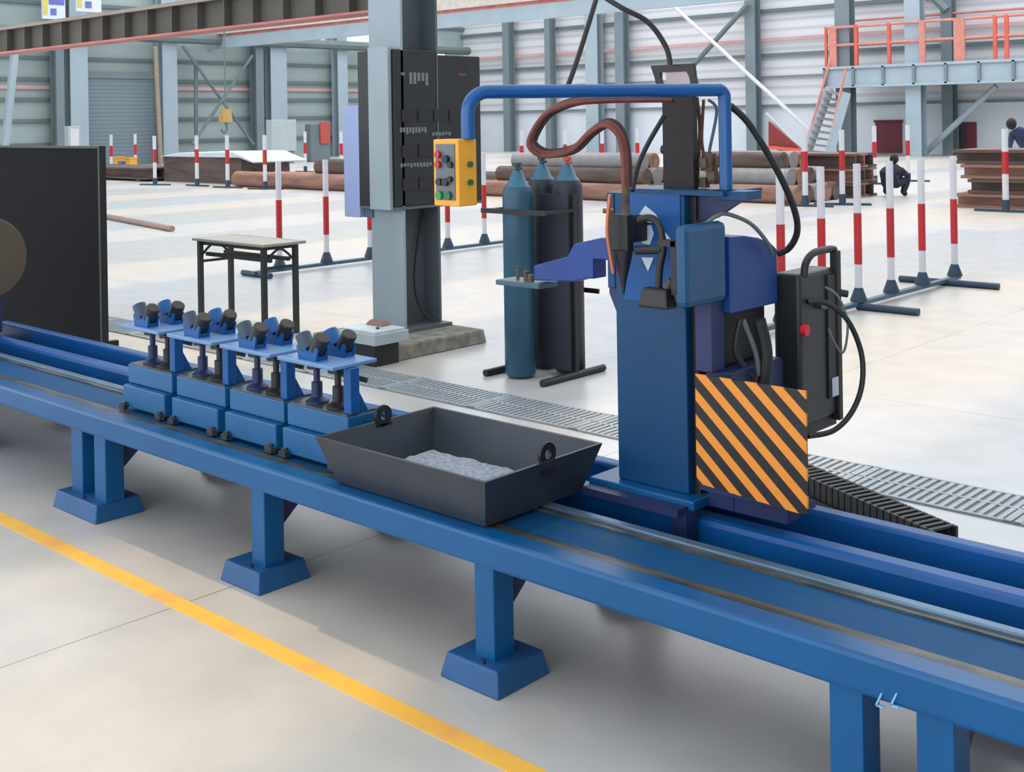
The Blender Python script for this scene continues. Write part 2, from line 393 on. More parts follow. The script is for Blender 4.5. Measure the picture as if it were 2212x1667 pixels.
rod('cross_brace', 'thin brace of the end wall bay falling right', 'brace', [pt(395, 100, x=-44.9), pt(548, 312, x=-44.9)], 0.07, M_GIRTD)
rod('downpipe', 'thin dark upright pipe of the end wall bay', 'pipe', [pt(423, 130, x=-45.2), Vector((-45.2, pt(423, 310, x=-45.2).y, 0))], 0.09, M_GIRTD)
rod('downpipe', 'thin ochre pipe beside the roller shutter', 'pipe', [pt(335, 100, x=-44.8), Vector((-44.8, pt(347, 318, x=-44.8).y, 0))], 0.1, mat('ochre_pipe', (150, 140, 122), 0.6))
# signs high on the end wall
for i, (x0, x1, y1, lab) in enumerate(((92, 140, 40, 'left white and blue notice board above the crane beam'), (165, 218, 24, 'right white and blue notice board above the crane beam'))):
    a = pt(x0, y1, x=-43.5); b_ = pt(x1, -45, x=-43.5)
    t = thing('notice_board', lab, 'sign', tuple(a), 'notice boards above the crane beam')
    MB().box(-43.6, -43.5, a.y, b_.y, a.z, b_.z).build('board', M_SIGNW, t)
    w = b_.y - a.y
    MB().box(-43.5, -43.48, a.y + w * 0.28, a.y + w * 0.95, a.z + 0.55, a.z + 0.95).box(-43.5, -43.48, a.y + w * 0.35, a.y + w * 0.6, a.z + 0.15, a.z + 0.4).build('blue_print', M_SIGNB, t)
    MB().box(-43.5, -43.48, a.y + w * 0.04, a.y + w * 0.22, a.z + 0.15, a.z + 0.75).build('yellow_print', M_SIGNY, t)
rod('header_beam', 'grey beam joining the end wall columns at the top', 'beam', [(-45, 18, 5.35), (-45, 45.4, 5.35)], 0.22, M_GIRTD)

# railed walkway along the back wall
wx0 = pt(1783, 170, y=43.2).x
t = thing('railed_walkway', 'grey steel walkway with salmon red railings along the far wall', 'walkway', (wx0, 43.2, 0))
zt, zb = 3.46, 2.72
MB().box(wx0, 2, 43.1, 43.2, zb, zt).box(wx0, 2, 43.0, 43.3, zt - 0.05, zt + 0.05).box(wx0, 2, 43.0, 43.3, zb - 0.05, zb + 0.05).build('edge_beam', M_COLBLUE, t)
sb = 0
x = wx0
while x < -12:
    MB().box(x, x + 0.1, 43.0, 43.1, zb, zt).build('stiffener', M_COLDK, t); x += 1.22
MB().box(wx0, 2, 43.3, 45.6, zt - 0.1, zt).build('deck', M_GIRT, t)
for z in (4.35, 5.05):
    MB().tube([(wx0, 43.2, z), (2, 43.2, z)], 0.055, 8).build('rail', M_SALMON, t)
for z in (4.45, 5.45):
    MB().tube([(wx0, 45.3, z), (2, 45.3, z)], 0.05, 8).build('rail', M_SALMON, t)
for px_, w in ((1785, 0.1), (1800, 0.3), (1850, 0.14), (1921, 0.12), (1993, 0.22), (2073, 0.4), (2150, 0.12), (2175, 0.14), (2250, 0.12)):
    x = pt(px_, 100, y=43.2).x
    MB().box(x - w / 2, x + w / 2, 43.14, 43.24, zt, 5.1).build('rail_post', M_ORANGE if w < 0.2 else M_SALMON, t)
# stair up to the walkway: two stringers, rails and treads
t = thing('steel_stair', 'pale steel stair with salmon handrails up to the walkway', 'stairs', tuple(pt(1740, 335, d=46)))
bl, bt = pt(1742, 333, d=47), pt(1792, 190, d=47)
br, brt = pt(1790, 338, d=46), pt(1828, 200, d=46)
MB().bar(bl, bt, 0.12, 0.35).build('stringer', M_LTGREY, t); MB().bar(br, brt, 0.12, 0.35).build('stringer', M_COLBLUE, t)
tr = MB()
for i in range(10):
    f = (i + 0.5) / 10; tr.bar(bl.lerp(bt, f), br.lerp(brt, f), 0.3, 0.05)
tr.build('treads', M_GREYPIPE, t)
up = Vector((0, 0, 0.95))
MB().tube([bl + up * .4, bt + up], 0.05, 8).build('handrail', M_SALMON, t)
MB().tube([br + up * .4, brt + up], 0.05, 8).build('handrail', M_SALMON, t)
# far crane beam with a red rail
fb = thing('crane_beam', 'pale distant crane beam with a red underside right of the pillar', 'beam', (-30, 30, 6.5))
p = pt(1100, 16, y=30); MB().box(-46, -16, 29.9, 30.1, p.z, p.z + 0.12).build('red_rail', M_PINK, fb)
MB().box(-46, -16, 29.8, 30.3, p.z + 0.12, p.z + 1.0).build('girder', mat('pale_girder', (196, 188, 180), 0.6), fb)
MB().box(-46, -16, 29.9, 30.1, p.z - 0.5, p.z).build('lower_girder', M_COLBLUE, fb)

# ------------------------------------------------------------------ hall pillar with its crane beam and boxes
t = thing('concrete_plinth', 'rough low concrete plinth under the grey pillar', 'plinth', (-6.6, 5.8, 0))
MB().frustum(-6.98, -6.06, 5.36, 6.26, 0, 0.1, 0.015).build('block', M_CONC, t, bevel=0.012)
PX0, PX1, PY0, PY1 = -6.79, -6.44, 5.80, 6.17
t = thing('hall_pillar', 'big grey H section pillar carrying the crane beam', 'pillar', (-6.6, 6.0, 0.1))
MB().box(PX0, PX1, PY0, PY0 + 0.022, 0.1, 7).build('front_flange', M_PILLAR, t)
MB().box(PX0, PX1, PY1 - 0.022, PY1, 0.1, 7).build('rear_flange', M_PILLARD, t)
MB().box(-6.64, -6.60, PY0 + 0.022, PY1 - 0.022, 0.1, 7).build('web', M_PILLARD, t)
MB().box(PX0 - 0.06, PX1 + 0.06, PY0 - 0.05, PY1 + 0.05, 0.1, 0.125).build('base_plate', M_PILLARD, t)
MB().tube(smooth_path([(-6.58, 6.12, 0.95), (-6.55, 6.0, 0.5), (-6.52, 6.02, 0.25), (-6.42, 6.08, 0.14)]), 0.008, 6).build('cable', M_RUBBER, t)
# enclosure on the pillar
t = thing('switch_cabinet', 'tall open sided switch cabinet full of dark gear on the pillar', 'cabinet', (-6.5, 5.8, 1.0))
cz0, cz1 = 0.985, 2.165
MB().box(-6.69, -6.47, 5.70, 5.735, cz0, cz1).build('grey_cover', M_PILLAR, t, bevel=0.004)
MB().box(-6.85, -6.44, 5.737, 6.16, cz0 + 0.02, cz1 - 0.02).box(-6.85, -6.44, 6.165, 6.62, cz0 + 0.02, cz1 - 0.05).build('gear_case', M_PANEL, t, bevel=0.006)
MB().box(-6.85, -6.43, 5.737, 6.62, cz0, cz0 + 0.02).build('bottom_edge', M_PILLARD, t)
tx = MB(); rr = random.Random(3)
for (y0, y1, z0, z1, n, ht) in ((5.80, 5.84, 1.88, 1.98, 3, .03), (5.88, 6.08, 1.86, 1.98, 5, .1), (5.78, 6.05, 1.50, 1.58, 9, .05), (6.1, 6.3, 1.5, 1.54, 6, .03), (5.78, 6.1, 1.26, 1.32, 10, .035)):
    w = (y1 - y0) / n
    for i in range(n):
        hh = ht * rr.uniform(0.6, 1)
        tx.box(-6.44, -6.437, y0 + i * w, y0 + i * w + w * 0.7, z1 - hh, z1)
tx.build('white_marks', M_TEXT, t)
for z in (1.62, 1.36, 1.12):
    for i in range(5): MB().box(-6.44, -6.434, 5.8 + i * .16, 5.93 + i * .16, z, z + 0.09).build('breaker', M_BLACK, t)
MB().box(-6.44, -6.436, 6.38, 6.46, 1.96, 1.985).build('red_mark', mat('dull_red', (96, 52, 46), 0.6), t)
t = thing('wall_box', 'slim lilac enamel cabinet hung left of the pillar', 'cabinet', (-6.9, 5.75, 0.92))
MB().box(-7.03, -6.85, 5.74, 5.95, 0.915, 1.745).build('body', M_LILAC, t, bevel=0.006)
MB().box(-6.85, -6.76, 5.78, 5.95, 0.915, 1.745).build('shaded_side', M_LILACD, t, bevel=0.004)  # stands for the cabinet's own side, shade painted in
t = thing('junction_box', 'light grey metal box on a dark stand in front of the pillar foot', 'box', (-6.1, 5.2, 0))
A = pt(812, 748, z=0.15); x0, x1, y0, y1 = -6.36, -5.98, 5.12, 5.42
MB().box(x0, x1, y0, y1, 0.15, 0.225).build('case', M_LTGREY, t, bevel=0.006)
MB().box(x0 + .02, x1 - .02, y0 + .02, y1 - .02, 0.225, 0.24).build('lid', mat('box_lid', (196, 206, 210), 0.4), t, bevel=0.004)
MB().cyl(((x0 + x1) / 2 + .08, y0 + .12, 0.24), ((x0 + x1) / 2 + .08, y0 + .12, 0.25), 0.012).build('knob', M_BLACK, t)
MB().box(x0 + .06, x1 - .06, y0 + .05, y1 - .04, 0, 0.15).build('stand', M_RUBBER, t)
t = thing('brown_lump', 'brown scrap lying on the light grey box by the pillar', 'scrap', (-6.3, 5.35, 0.24))
MB().frustum(-6.3, -6.12, 5.30, 5.40, 0.24, 0.275, 0.03).build('scrap', mat('scrap_brown', (132, 104, 96), 0.8), t, bevel=0.01)
# crane beam from the pillar to the left
t = thing('crane_beam', 'dirty grey crane beam with stiffeners running left from the pillar', 'beam', (-6.8, 6.0, 2.45))
cb0, cb1 = 2.47, 2.71
MB().box(-22, PX0 - 0.002, 5.99, 6.01, cb0, cb1).build('web', M_BEAM, t)
MB().box(-22, PX0 - 0.002, 5.9, 6.1, cb1, cb1 + 0.02).build('top_flange', M_FLANGE, t)
MB().box(-22, PX0 - 0.002, 5.9, 6.1, cb0 - 0.02, cb0).build('bottom_flange', M_PINK, t)
x = -7.15
while x > -16:
    MB().box(x - 0.006, x + 0.006, 5.91, 5.99, cb0, cb1).build('stiffener', M_BEAM, t); x -= 0.42
MB().box(-22, PX0 - 0.002, 5.985, 6.015, cb1 + 0.02, cb1 + 0.05).build('crane_rail', M_FLANGE, t)

# ------------------------------------------------------------------ machine bed
YF = 2.44; ZT = 0.43
bed = thing('machine_bed', 'long blue machine bed on short legs across the picture', 'machine bed', (-3, 2.9, 0))
XL, XR = -7.4, 1.2
MB().box(XL, XR, YF, YF + 0.085, 0.34, ZT).build('front_beam', M_BLUE, bed, bevel=0.012)
MB().box(XL, XR, YF + 0.085, 2.80, 0.40, 0.418).build('deck', M_DECK, bed)
MB().box(XL, XR, YF + 0.087, YF + 0.125, 0.418, 0.424).build('oiled_strip', M_OIL, bed)
MB().box(XL, XR, 2.765, 2.80, 0.418, 0.432).build('guide_rail', M_RAIL, bed, bevel=0.004)
MB().box(XL, XR, 2.74, 2.765, 0.418, 0.424).build('oiled_strip', M_OIL, bed)
MB().box(XL, XR, 3.0, 3.085, 0.26, 0.42).build('middle_beam', M_BLUE2, bed, bevel=0.02)
MB().box(XL, XR, 2.80, 3.27, 0.262, 0.27).build('light_stop_plate', M_DKBLUE, bed)  # unseen plate added to keep light from under the bed
MB().box(XL, XR, 3.27, 3.335, 0.22, 0.42).build('rear_beam', M_BLUE2, bed, bevel=0.012)  # lower edge set to hold back light beneath the bed
MB().box(XL, XR, 2.72, 2.80, 0.25, 0.40).build('inner_beam', M_DKBLUE, bed)
x = XL + 0.1
while x < XR:
    MB().box(x - 0.04, x + 0.04, 2.80, 3.27, 0.27, 0.34).build('cross_member', M_DKBLUE, bed); x += 1.1
def leg(xs, fx0, fx1):
    for (a, b_) in xs:
        MB().box(a, b_, 2.455, 2.54, 0.07, 0.345).build('leg', M_BLUE, bed, bevel=0.004)
        MB().box(a, b_, 3.2, 3.29, 0.07, 0.27).build('leg', M_DKBLUE, bed)
    MB().frustum(fx0, fx1, 2.40, 2.625, 0, 0.072, 0.015).build('foot_block', mat('foot_blue', (26, 80, 130), 0.5, scale=6), bed, bevel=0.006)
    MB().frustum(fx0, fx1, 3.12, 3.36, 0, 0.078, 0.028).build('foot_block', M_DKBLUE, bed)
    MB().cyl(((fx0 + fx1) / 2 + .03, 2.432, 0.072), ((fx0 + fx1) / 2 + .03, 2.432, 0.082), 0.009, n=8).build('anchor_bolt', M_DKBLUE, bed)
    # gusset behind the leg
    a, b_ = xs[-1]
    MB().prism([(2.54, 0.34), (2.54, 0.19), (2.72, 0.34)], 'x', a + 0.02, b_ - 0.02).build('gusset', M_DKBLUE, bed)
leg([(-4.86, -4.765), (-4.665, -4.572)], -4.93, -4.56)
leg([(-3.55, -3.472)], -3.67, -3.435)
leg([(-2.445, -2.368)], -2.54, -2.305)
leg([(-1.32, -1.238), (-1.116, -1.033)], -1.39, -0.97)
leg([(-6.2, -6.12)], -6.32, -6.02)
leg([(0.05, 0.13)], -0.03, 0.21)
mk = MB()
for dx in (0, 0.036):
    a = pt(1905 + dx * 900, 1497, y=YF - 0.002); b_ = pt(1893 + dx * 900, 1522, y=YF - 0.002)
    mk.bar(a, b_, 0.004, 0.006, up=(0, 1, 0)); c = b_ + Vector((0.018, 0, 0.0)); mk.bar(b_, c, 0.004, 0.006, up=(0, 1, 0))
mk.build('pale_mark', mat('pale_blue_mark', (120, 172, 220), 0.7), bed)  # two pale strokes on the front beam face

# ------------------------------------------------------------------ roller stands
def make_stand():
    # local frame: x = 0 at the right end of the upper box
    t = thing('roller_stand', '', 'pipe support', (0, 0, 0.418), 'blue roller stands on the machine bed')
    z0 = 0.0
    def B(): return MB()
    ORG[t.name] = (0, 0, 0.418)
    B().box(-0.345, 0, 2.625, 2.76, 0.527, 0.605).build('upper_box', M_STAND, t, bevel=0.004)
    B().box(-0.335, -0.01, 2.63, 2.76, 0.605, 0.611).build('oily_top', M_OIL, t)
    B().box(-0.335, -0.01, 2.595, 2.76, 0.434, 0.525).build('front_box', M_STAND, t, bevel=0.005)
    B().box(-0.25, 0.0, 2.76, 2.99, 0.434, 0.50).build('slide_block', M_DKBLUE, t, bevel=0.004)
    for x in (-0.31, -0.03):
        B().box(x - 0.02, x + 0.02, 2.572, 2.594, 0.426, 0.446).cyl((x, 2.582, 0.446), (x, 2.582, 0.456), 0.011, n=6).build('clamp', M_OIL, t)
    B().box(-0.04, 0, 2.64, 2.68, 0.611, 0.77).prism([(2.68, 0.611), (2.73, 0.611), (2.68, 0.70)], 'x', -0.027, -0.013).build('guide_post', M_BLUE2, t, bevel=0.003)
    for x, m in ((-0.245, M_DKBLUE), (-0.125, M_RUBBER)):
        B().lathe((x, 2.685, 0.611), [(0.042, 0), (0.042, 0.008), (0.02, 0.022), (0.02, 0.075), (0.012, 0.076), (0.012, 0.14)], 14).build('jack_screw', m, t, smooth=True)
        B().cyl((x, 2.685, 0.735), (x, 2.685, 0.77), 0.036, n=8).build('jack_nut', M_RUBBER, t)
    B().box(-0.27, -0.08, 2.64, 2.70, 0.750, 0.77).build('slide_shoe', M_RUBBER, t)
    B().tube([(-0.125, 2.685, 0.735), (-0.10, 2.70, 0.725), (-0.03, 2.74, 0.71)], 0.009, 8).build('jack_handle', M_RUBBER, t)
    B().box(-0.335, -0.015, 2.575, 2.775, 0.77, 0.785).build('top_plate', M_PLATE, t, bevel=0.004)
    for cy, cx, m1, m2 in ((2.622, -0.185, M_FOOT, M_RUBBER), (2.728, -0.165, M_BLUE2, M_BLACK)):
        br = B()
        for yy in (cy - 0.026, cy + 0.018):
            br.prism([(cx - 0.05, 0.785), (cx + 0.05, 0.785), (cx + 0.06, 0.83), (cx + 0.03, 0.845), (cx, 0.81), (cx - 0.03, 0.845), (cx - 0.06, 0.83)], 'y', yy, yy + 0.008)
        br.box(cx - 0.05, cx + 0.05, cy - 0.02, cy + 0.02, 0.785, 0.80)
        br.build('roller_bracket', M_BLUE2, t)
        for sx, m in ((-1, m1), (1, m2)):
            B().tube([(cx + sx * 0.022, cy, 0.815), (cx + sx * 0.058, cy, 0.868)], 0.028, 16).build('roller', m, t, bevel=0.004, smooth=True)
    return t
stand_x = [-4.335, -3.955, -3.58, -3.215]
labels = ['blue roller stand nearest the black screen, first of four in the row', 'second blue roller stand from the black screen',
          'third blue roller stand from the black screen, next but one to the tray', 'blue roller stand right beside the dark tray']
proto = make_stand()
for i, x in enumerate(stand_x):
    o = proto if i == 0 else copy_tree(proto)
    o.location = (x, 0, 0.418); o['label'] = labels[i]

# ------------------------------------------------------------------ slag tray
t = thing('slag_tray', 'dark open steel tray with lifting lugs and pale slag resting on the bed', 'tray', (-2.76, 2.7, 0.434))
def tray_mesh():
    X0, X1, Y0, Y1, Z0, Z1, ins, th = -3.165, -2.385, 2.445, 2.985, 0.434, 0.585, 0.05, 0.012
    o = [(X0 + ins, Y0 + ins, Z0), (X1 - ins, Y0 + ins, Z0), (X1 - ins, Y1 - ins, Z0), (X0 + ins, Y1 - ins, Z0), (X0, Y0, Z1), (X1, Y0, Z1), (X1, Y1, Z1), (X0, Y1, Z1)]
    i = [(X0 + ins + th, Y0 + ins + th, Z0 + th), (X1 - ins - th, Y0 + ins + th, Z0 + th), (X1 - ins - th, Y1 - ins - th, Z0 + th), (X0 + ins + th, Y1 - ins - th, Z0 + th),
         (X0 + th, Y0 + th, Z1), (X1 - th, Y0 + th, Z1), (X1 - th, Y1 - th, Z1), (X0 + th, Y1 - th, Z1)]
    fs = [(0, 3, 2, 1)] + [(k, (k + 1) % 4, (k + 1) % 4 + 4, k + 4) for k in range(4)] + [(8, 9, 10, 11)] + [(8 + k, 12 + k, 12 + (k + 1) % 4, 8 + (k + 1) % 4) for k in range(4)] + [(4 + k, 4 + (k + 1) % 4, 12 + (k + 1) % 4, 12 + k) for k in range(4)]
    return MB().add(o + i, fs)
tray_mesh().build('pan', M_TRAY, t)
sl = MB(); nx, ny = 26, 18; x0, x1, y0, y1 = -3.09, -2.46, 2.52, 2.91; rr = random.Random(5)
vs = []
for j in range(ny):
    for i in range(nx):
        e = min(i, nx - 1 - i, j, ny - 1 - j)
        vs.append((x0 + (x1 - x0) * i / (nx - 1), y0 + (y1 - y0) * j / (ny - 1), 0.449 + (0.012 + rr.uniform(0, .008) if e > 0 else 0)))
fs = [(j * nx + i, j * nx + i + 1, (j + 1) * nx + i + 1, (j + 1) * nx + i) for j in range(ny - 1) for i in range(nx - 1)]
o = MB().add(vs, fs).build('slag', M_SLAG, t); o['kind'] = 'stuff'
def lug(x, y):
    m = MB(); n = 14; R, r = 0.036, 0.015; vs = []
    for k in range(n + 1):
        a = math.pi * k / n; vs.append((x, y + R * math.cos(a), 0.60 + R * math.sin(a)))
    cen = (0.60)
    m2 = MB(); ring = []
    for k in range(20):
        a = 2 * math.pi * k / 20; ring.append(a)
    v = []
    for dx in (-0.006, 0.006):
        for a in ring: v.append((x + dx, y + R * math.cos(a), 0.603 + R * math.sin(a)))
        for a in ring: v.append((x + dx, y + r * math.cos(a), 0.603 + r * math.sin(a)))
    f = []
    for k in range(20):
        q = (k + 1) % 20
        f += [(k, q, 20 + q, 20 + k), (40 + k, 60 + k, 60 + q, 40 + q), (k, 40 + k, 40 + q, q), (20 + k, 20 + q, 60 + q, 60 + k)]
    m2.add(v, f); m2.box(x - 0.006, x + 0.006, y - R, y + R, 0.54, 0.575)
    return m2
lug(-3.152, 2.73).build('lifting_lug', M_BLACK, t)
lug(-2.398, 2.73).build('lifting_lug', M_BLACK, t)

# ------------------------------------------------------------------ cutting carriage
car = thing('cutting_carriage', 'blue cutting machine carriage with column, torch and hanger pipe on the bed', 'cutting machine', (-2.2, 3.1, 0.43))
MB().box(-2.42, -2.02, 2.955, 3.36, 0.448, 0.478).build('base_plate', M_BLUE, car, bevel=0.005)
MB().box(-2.40, -2.04, 2.90, 2.955, 0.44, 0.462).box(-2.08, -2.03, 2.93, 2.99, 0.36, 0.448).build('guide_block', M_DKBLUE, car)
MB().box(-2.335, -2.068, 3.0, 3.10, 0.478, 1.385).build('column', M_NAVY, car, bevel=0.006)
MB().box(-2.366, -2.336, 3.0, 3.06, 1.08, 1.385).build('side_guide', M_NAVY, car, bevel=0.004)
MB().box(-2.066, -2.045, 3.03, 3.12, 0.478, 1.38).build('column_side_shade', M_BLACK, car)  # black strip laid over the column's right face as its shade
MB().box(-2.30, -2.08, 2.996, 3.0, 1.05, 1.385).build('slide_plate', M_BLUE2, car)
# pale emblem, seen around the black torch gear
def dec(*pp): return [(pt(u, v, y=2.994).x, pt(u, v, y=2.994).z) for u, v in pp]
for q in (((1394, 444), (1372, 476), (1430, 484), (1416, 462)), ((1386, 488), (1406, 486), (1412, 505), (1404, 528), (1388, 526), (1383, 508)), ((1428, 492), (1450, 518), (1444, 524), (1428, 520)), ((1386, 556), (1412, 556), (1400, 586))):
    MB().prism(dec(*q), 'y', 2.993, 2.996).build('emblem_patch', M_PALE, car)
# torch slide boxes right of the column
MB().box(-1.99, -1.95, 2.83, 3.055, 1.07, 1.31).build('slide_housing', mat('housing_blue', (14, 74, 114), 0.45), car, bevel=0.02)
b_ = MB(); prof = [(3.06, 1.03), (3.33, 1.03), (3.33, 1.20), (3.29, 1.225), (3.22, 1.245), (3.14, 1.258), (3.06, 1.26)]
b_.prism(prof, 'x', -2.12, -1.945).build('motor_cover', mat('cover_blue', (12, 58, 124), 0.45), car, bevel=0.004)
# shelf bracket at the top with gusset
MB().box(-2.30, -1.93, 3.0, 3.22, 1.385, 1.40).box(-1.99, -1.86, 3.02, 3.10, 1.375, 1.40).build('top_shelf', M_NAVY, car)
MB().prism([(-2.09, 1.385), (-1.875, 1.385), (-1.99, 1.315), (-2.09, 1.30)], 'y', 3.04, 3.07).build('shelf_gusset', M_DKBLUE, car)
# black bellows mast with a top bracket
MB().box(-2.185, -2.072, 3.06, 3.085, 1.40, 1.70).build('mast', M_BELLOW, car)
m = MB(); m.prism([(-2.235, 1.785), (-2.075, 1.785), (-2.07, 1.745), (-2.058, 1.69), (-2.075, 1.69), (-2.09, 1.745), (-2.10, 1.762), (-2.20, 1.762), (-2.20, 1.745), (-2.185, 1.69), (-2.205, 1.69), (-2.22, 1.745)], 'y', 3.07, 3.085)
m.build('top_bracket', M_BLACK, car)
MB().box(-2.18, -2.09, 3.075, 3.082, 1.70, 1.765).build('bracket_web', mat('pinkish_grey_plate', (176, 160, 164), 0.6), car)
MB().cyl((-2.2, 3.08, 1.52), (-2.185, 3.08, 1.52), 0.014).build('mast_bolt', M_BLACK, car)
# hanger pipe with pendant
e0 = Vector((-1.96, 3.065, 1.70)); e1 = Vector((-2.335, 2.335, 1.70))
dd = (e1 - e0).normalized()
path = [Vector((e0.x, e0.y, 1.40)), Vector((e0.x, e0.y, 1.655))]
for k in range(1, 6):
    a = math.pi / 2 * k / 6; path.append(Vector((e0.x, e0.y, 1.68)) + dd * (0.025 * (1 - math.cos(a))) + Vector((0, 0, 0.022 * math.sin(a))))
path.append(e0 + dd * 0.03)
path.append(e1 - dd * 0.07)
for k in range(1, 8):
    a = math.pi / 2 * k / 8; path.append(e1 - dd * 0.07 + dd * 0.06 * math.sin(a) - Vector((0, 0, 0.06 * (1 - math.cos(a)))))
path.append(e1 - dd * 0.01 - Vector((0, 0, 0.07))); path.append(e1 - dd * 0.01 - Vector((0, 0, 0.13)))
MB().tube(path, 0.0195, 18).build('hanger_pipe', mat('pipe_blue', (4, 78, 142), 0.32, var=0.05), car, smooth=True)
pend = thing('control_pendant', 'yellow control pendant box hanging from the blue pipe end', 'control box', (-2.34, 2.34, 1.385))
MB().box(-2.425, -2.325, 2.30, 2.372, 1.385, 1.57).build('case', M_YEL, pend, bevel=0.004)
MB().box(-2.412, -2.338, 2.297, 2.30, 1.402, 1.557).build('front_panel', mat('panel_grey', (96, 104, 112), 0.5), pend)
for i, (x, z, m, r) in enumerate(((-2.398, 1.528, M_RED, .010), (-2.398, 1.50, M_RED, .010), (-2.367, 1.515, M_BLACK, .011), (-2.35, 1.50, M_BLACK, .009), (-2.395, 1.452, M_BLACK, .010), (-2.37, 1.452, M_BLACK, .011), (-2.352, 1.46, M_BLACK, .008), (-2.395, 1.415, M_GREEN, .012), (-2.36, 1.415, M_DGREEN, .012))):
    MB().cyl((x, 2.297, z), (x, 2.287, z), r, n=14).build('button', m, pend)
for z in (1.50, 1.45):
    MB().cyl((-2.325, 2.342, z), (-2.317, 2.342, z), 0.009, n=6).build('side_knob', M_DGREEN, pend)
# torch assembly in front of the column
T = lambda u, v: pt(u, v, y=2.89)
MB().box(-2.255, -2.185, 2.87, 2.905, 1.215, 1.33).box(-2.24, -2.20, 2.905, 2.996, 1.24, 1.32).build('torch_block', M_BLACK, car, bevel=0.006)
MB().lathe((-2.215, 2.885, 1.085), [(0.003, 0), (0.012, 0.05), (0.028, 0.11), (0.032, 0.135)], 18).build('torch_nozzle', mat('nozzle_dark', (34, 28, 40), 0.4), car, smooth=True)
MB().tube(smooth_path([T(1380, 476), T(1400, 470), T(1418, 478), T(1428, 500), T(1432, 540), T(1425, 580), T(1422, 640)]), 0.011, 10).build('torch_grip', M_BLACK, car, smooth=True)
MB().tube([T(1375, 540), T(1432, 538)], 0.014, 10).box(T(1452, 520).x, T(1464, 520).x, 2.88, 2.90, T(1452, 636).z, T(1452, 520).z).box(T(1425, 520).x, T(1462, 520).x, 2.88, 2.90, T(1452, 532).z, T(1452, 518).z).build('torch_handle', M_BLACK, car)
MB().frustum(T(1392, 655).x, T(1458, 655).x, 2.85, 2.91, T(1400, 660).z, T(1400, 618).z, 0.012).build('handle_block', M_BLACK, car, bevel=0.008)
MB().cyl(T(1440, 622), T(1452, 606), 0.012).build('handle_knob', M_BROWN, car)
MB().tube([pt(1302, 455, d=3.66), pt(1325, 455, d=3.66)], 0.008, 10).build('brass_fitting', M_BRASS, car)
MB().tube(smooth_path([pt(1318, 420, d=3.6), pt(1312, 500, d=3.6), pt(1325, 590, d=3.6)]), 0.006, 8).build('copper_line', M_COPPER, car, smooth=True)
MB().tube(smooth_path([pt(1352, 400, d=3.5), pt(1352, 440, d=3.5), pt(1353, 465, d=3.5)]), 0.012, 10).build('hose_end', M_BROWN, car, smooth=True)
# support arm reaching left
arm = MB()
P_ = lambda x, z: (x, z)
arm.prism([(-2.41, 1.235), (-2.52, 1.21), (-2.55, 1.165), (-2.70, 1.125), (-2.70, 1.075), (-2.52, 1.085), (-2.47, 1.10), (-2.44, 1.10), (-2.44, 1.165), (-2.36, 1.165), (-2.36, 1.235)], 'y', 3.02, 3.09)
arm.build('support_arm', mat('arm_blue', (12, 56, 132), 0.45), car, bevel=0.004)
MB().box(-2.86, -2.66, 3.0, 3.10, 1.05, 1.068).build('arm_plate', M_TEAL, car, bevel=0.003)
MB().prism([(-2.375, 1.165), (-2.335, 1.165), (-2.335, 0.98), (-2.375, 1.06)], 'y', 3.02, 3.05).build('arm_gusset', M_DKBLUE, car)
MB().cyl((-2.76, 3.05, 1.068), (-2.76, 3.05, 1.10), 0.01, n=8).cyl((-2.80, 3.05, 1.068), (-2.80, 3.05, 1.115), 0.006, n=8).cyl((-2.73, 3.04, 1.068), (-2.73, 3.04, 1.09), 0.012, n=8).build('plate_bolts', M_BROWN, car)
# gear behind the mast: valve cluster
vc = MB(); rr = random.Random(11)
for i in range(16):
    c = Vector((-2.035 + rr.uniform(-.03, .03), 3.10 + rr.uniform(-.02, .02), 1.43 + rr.uniform(-.015, .07)))
    vc.box(c.x - .012, c.x + .012, c.y - .012, c.y + .012, c.z - .014, c.z + .014)
vc.build('valve_cluster', M_BROWN, car)
for k, (pts_, r, m) in enumerate(((((1505, 210), (1512, 280), (1505, 400)), .006, M_BROWN), (((1530, 215), (1548, 240), (1532, 330), (1538, 350)), .005, M_TEAL),
                             (((1520, 215), (1516, 300), (1522, 340)), .005, M_HOSE), (((1500, 230), (1498, 330), (1500, 400)), .007, M_OIL))):
    MB().tube(smooth_path([pt(a, b, d=3.72) for a, b in pts_]), r, 8).build('supply_line', m, car, smooth=True)
# cart body and hazard plate
MB().box(-2.02, -1.93, 3.03, 3.33, 0.448, 0.86).box(-1.93, -1.75, 3.03, 3.10, 0.448, 0.80).build('cart_body', M_DKBLUE, car, bevel=0.004)
MB().box(-2.10, -1.90, 3.34, 3.615, 0.60, 0.64).box(-2.08, -2.0, 3.28, 3.56, 0.448, 0.60).build('rear_platform', M_RUBBER, car)
hz = MB().prism([(-2.004, 0.862), (-1.642, 0.862), (-1.642, 0.525), (-1.665, 0.52), (-2.004, 0.54)], 'y', 2.95, 2.958).build('hazard_plate', M_STRIPE, car)
MB().box(-2.0, -1.66, 2.958, 3.03, 0.52, 0.54).build('plate_bracket', M_DKBLUE, car)
MB().box(-2.11, -1.99, 3.06, 3.33, 0.86, 1.03).build('drive_box', M_RUBBER, car, bevel=0.01)
MB().box(-2.03, -1.97, 2.99, 3.06, 0.86, 1.08).build('lead_cover', M_DKBLUE, car, bevel=0.004)
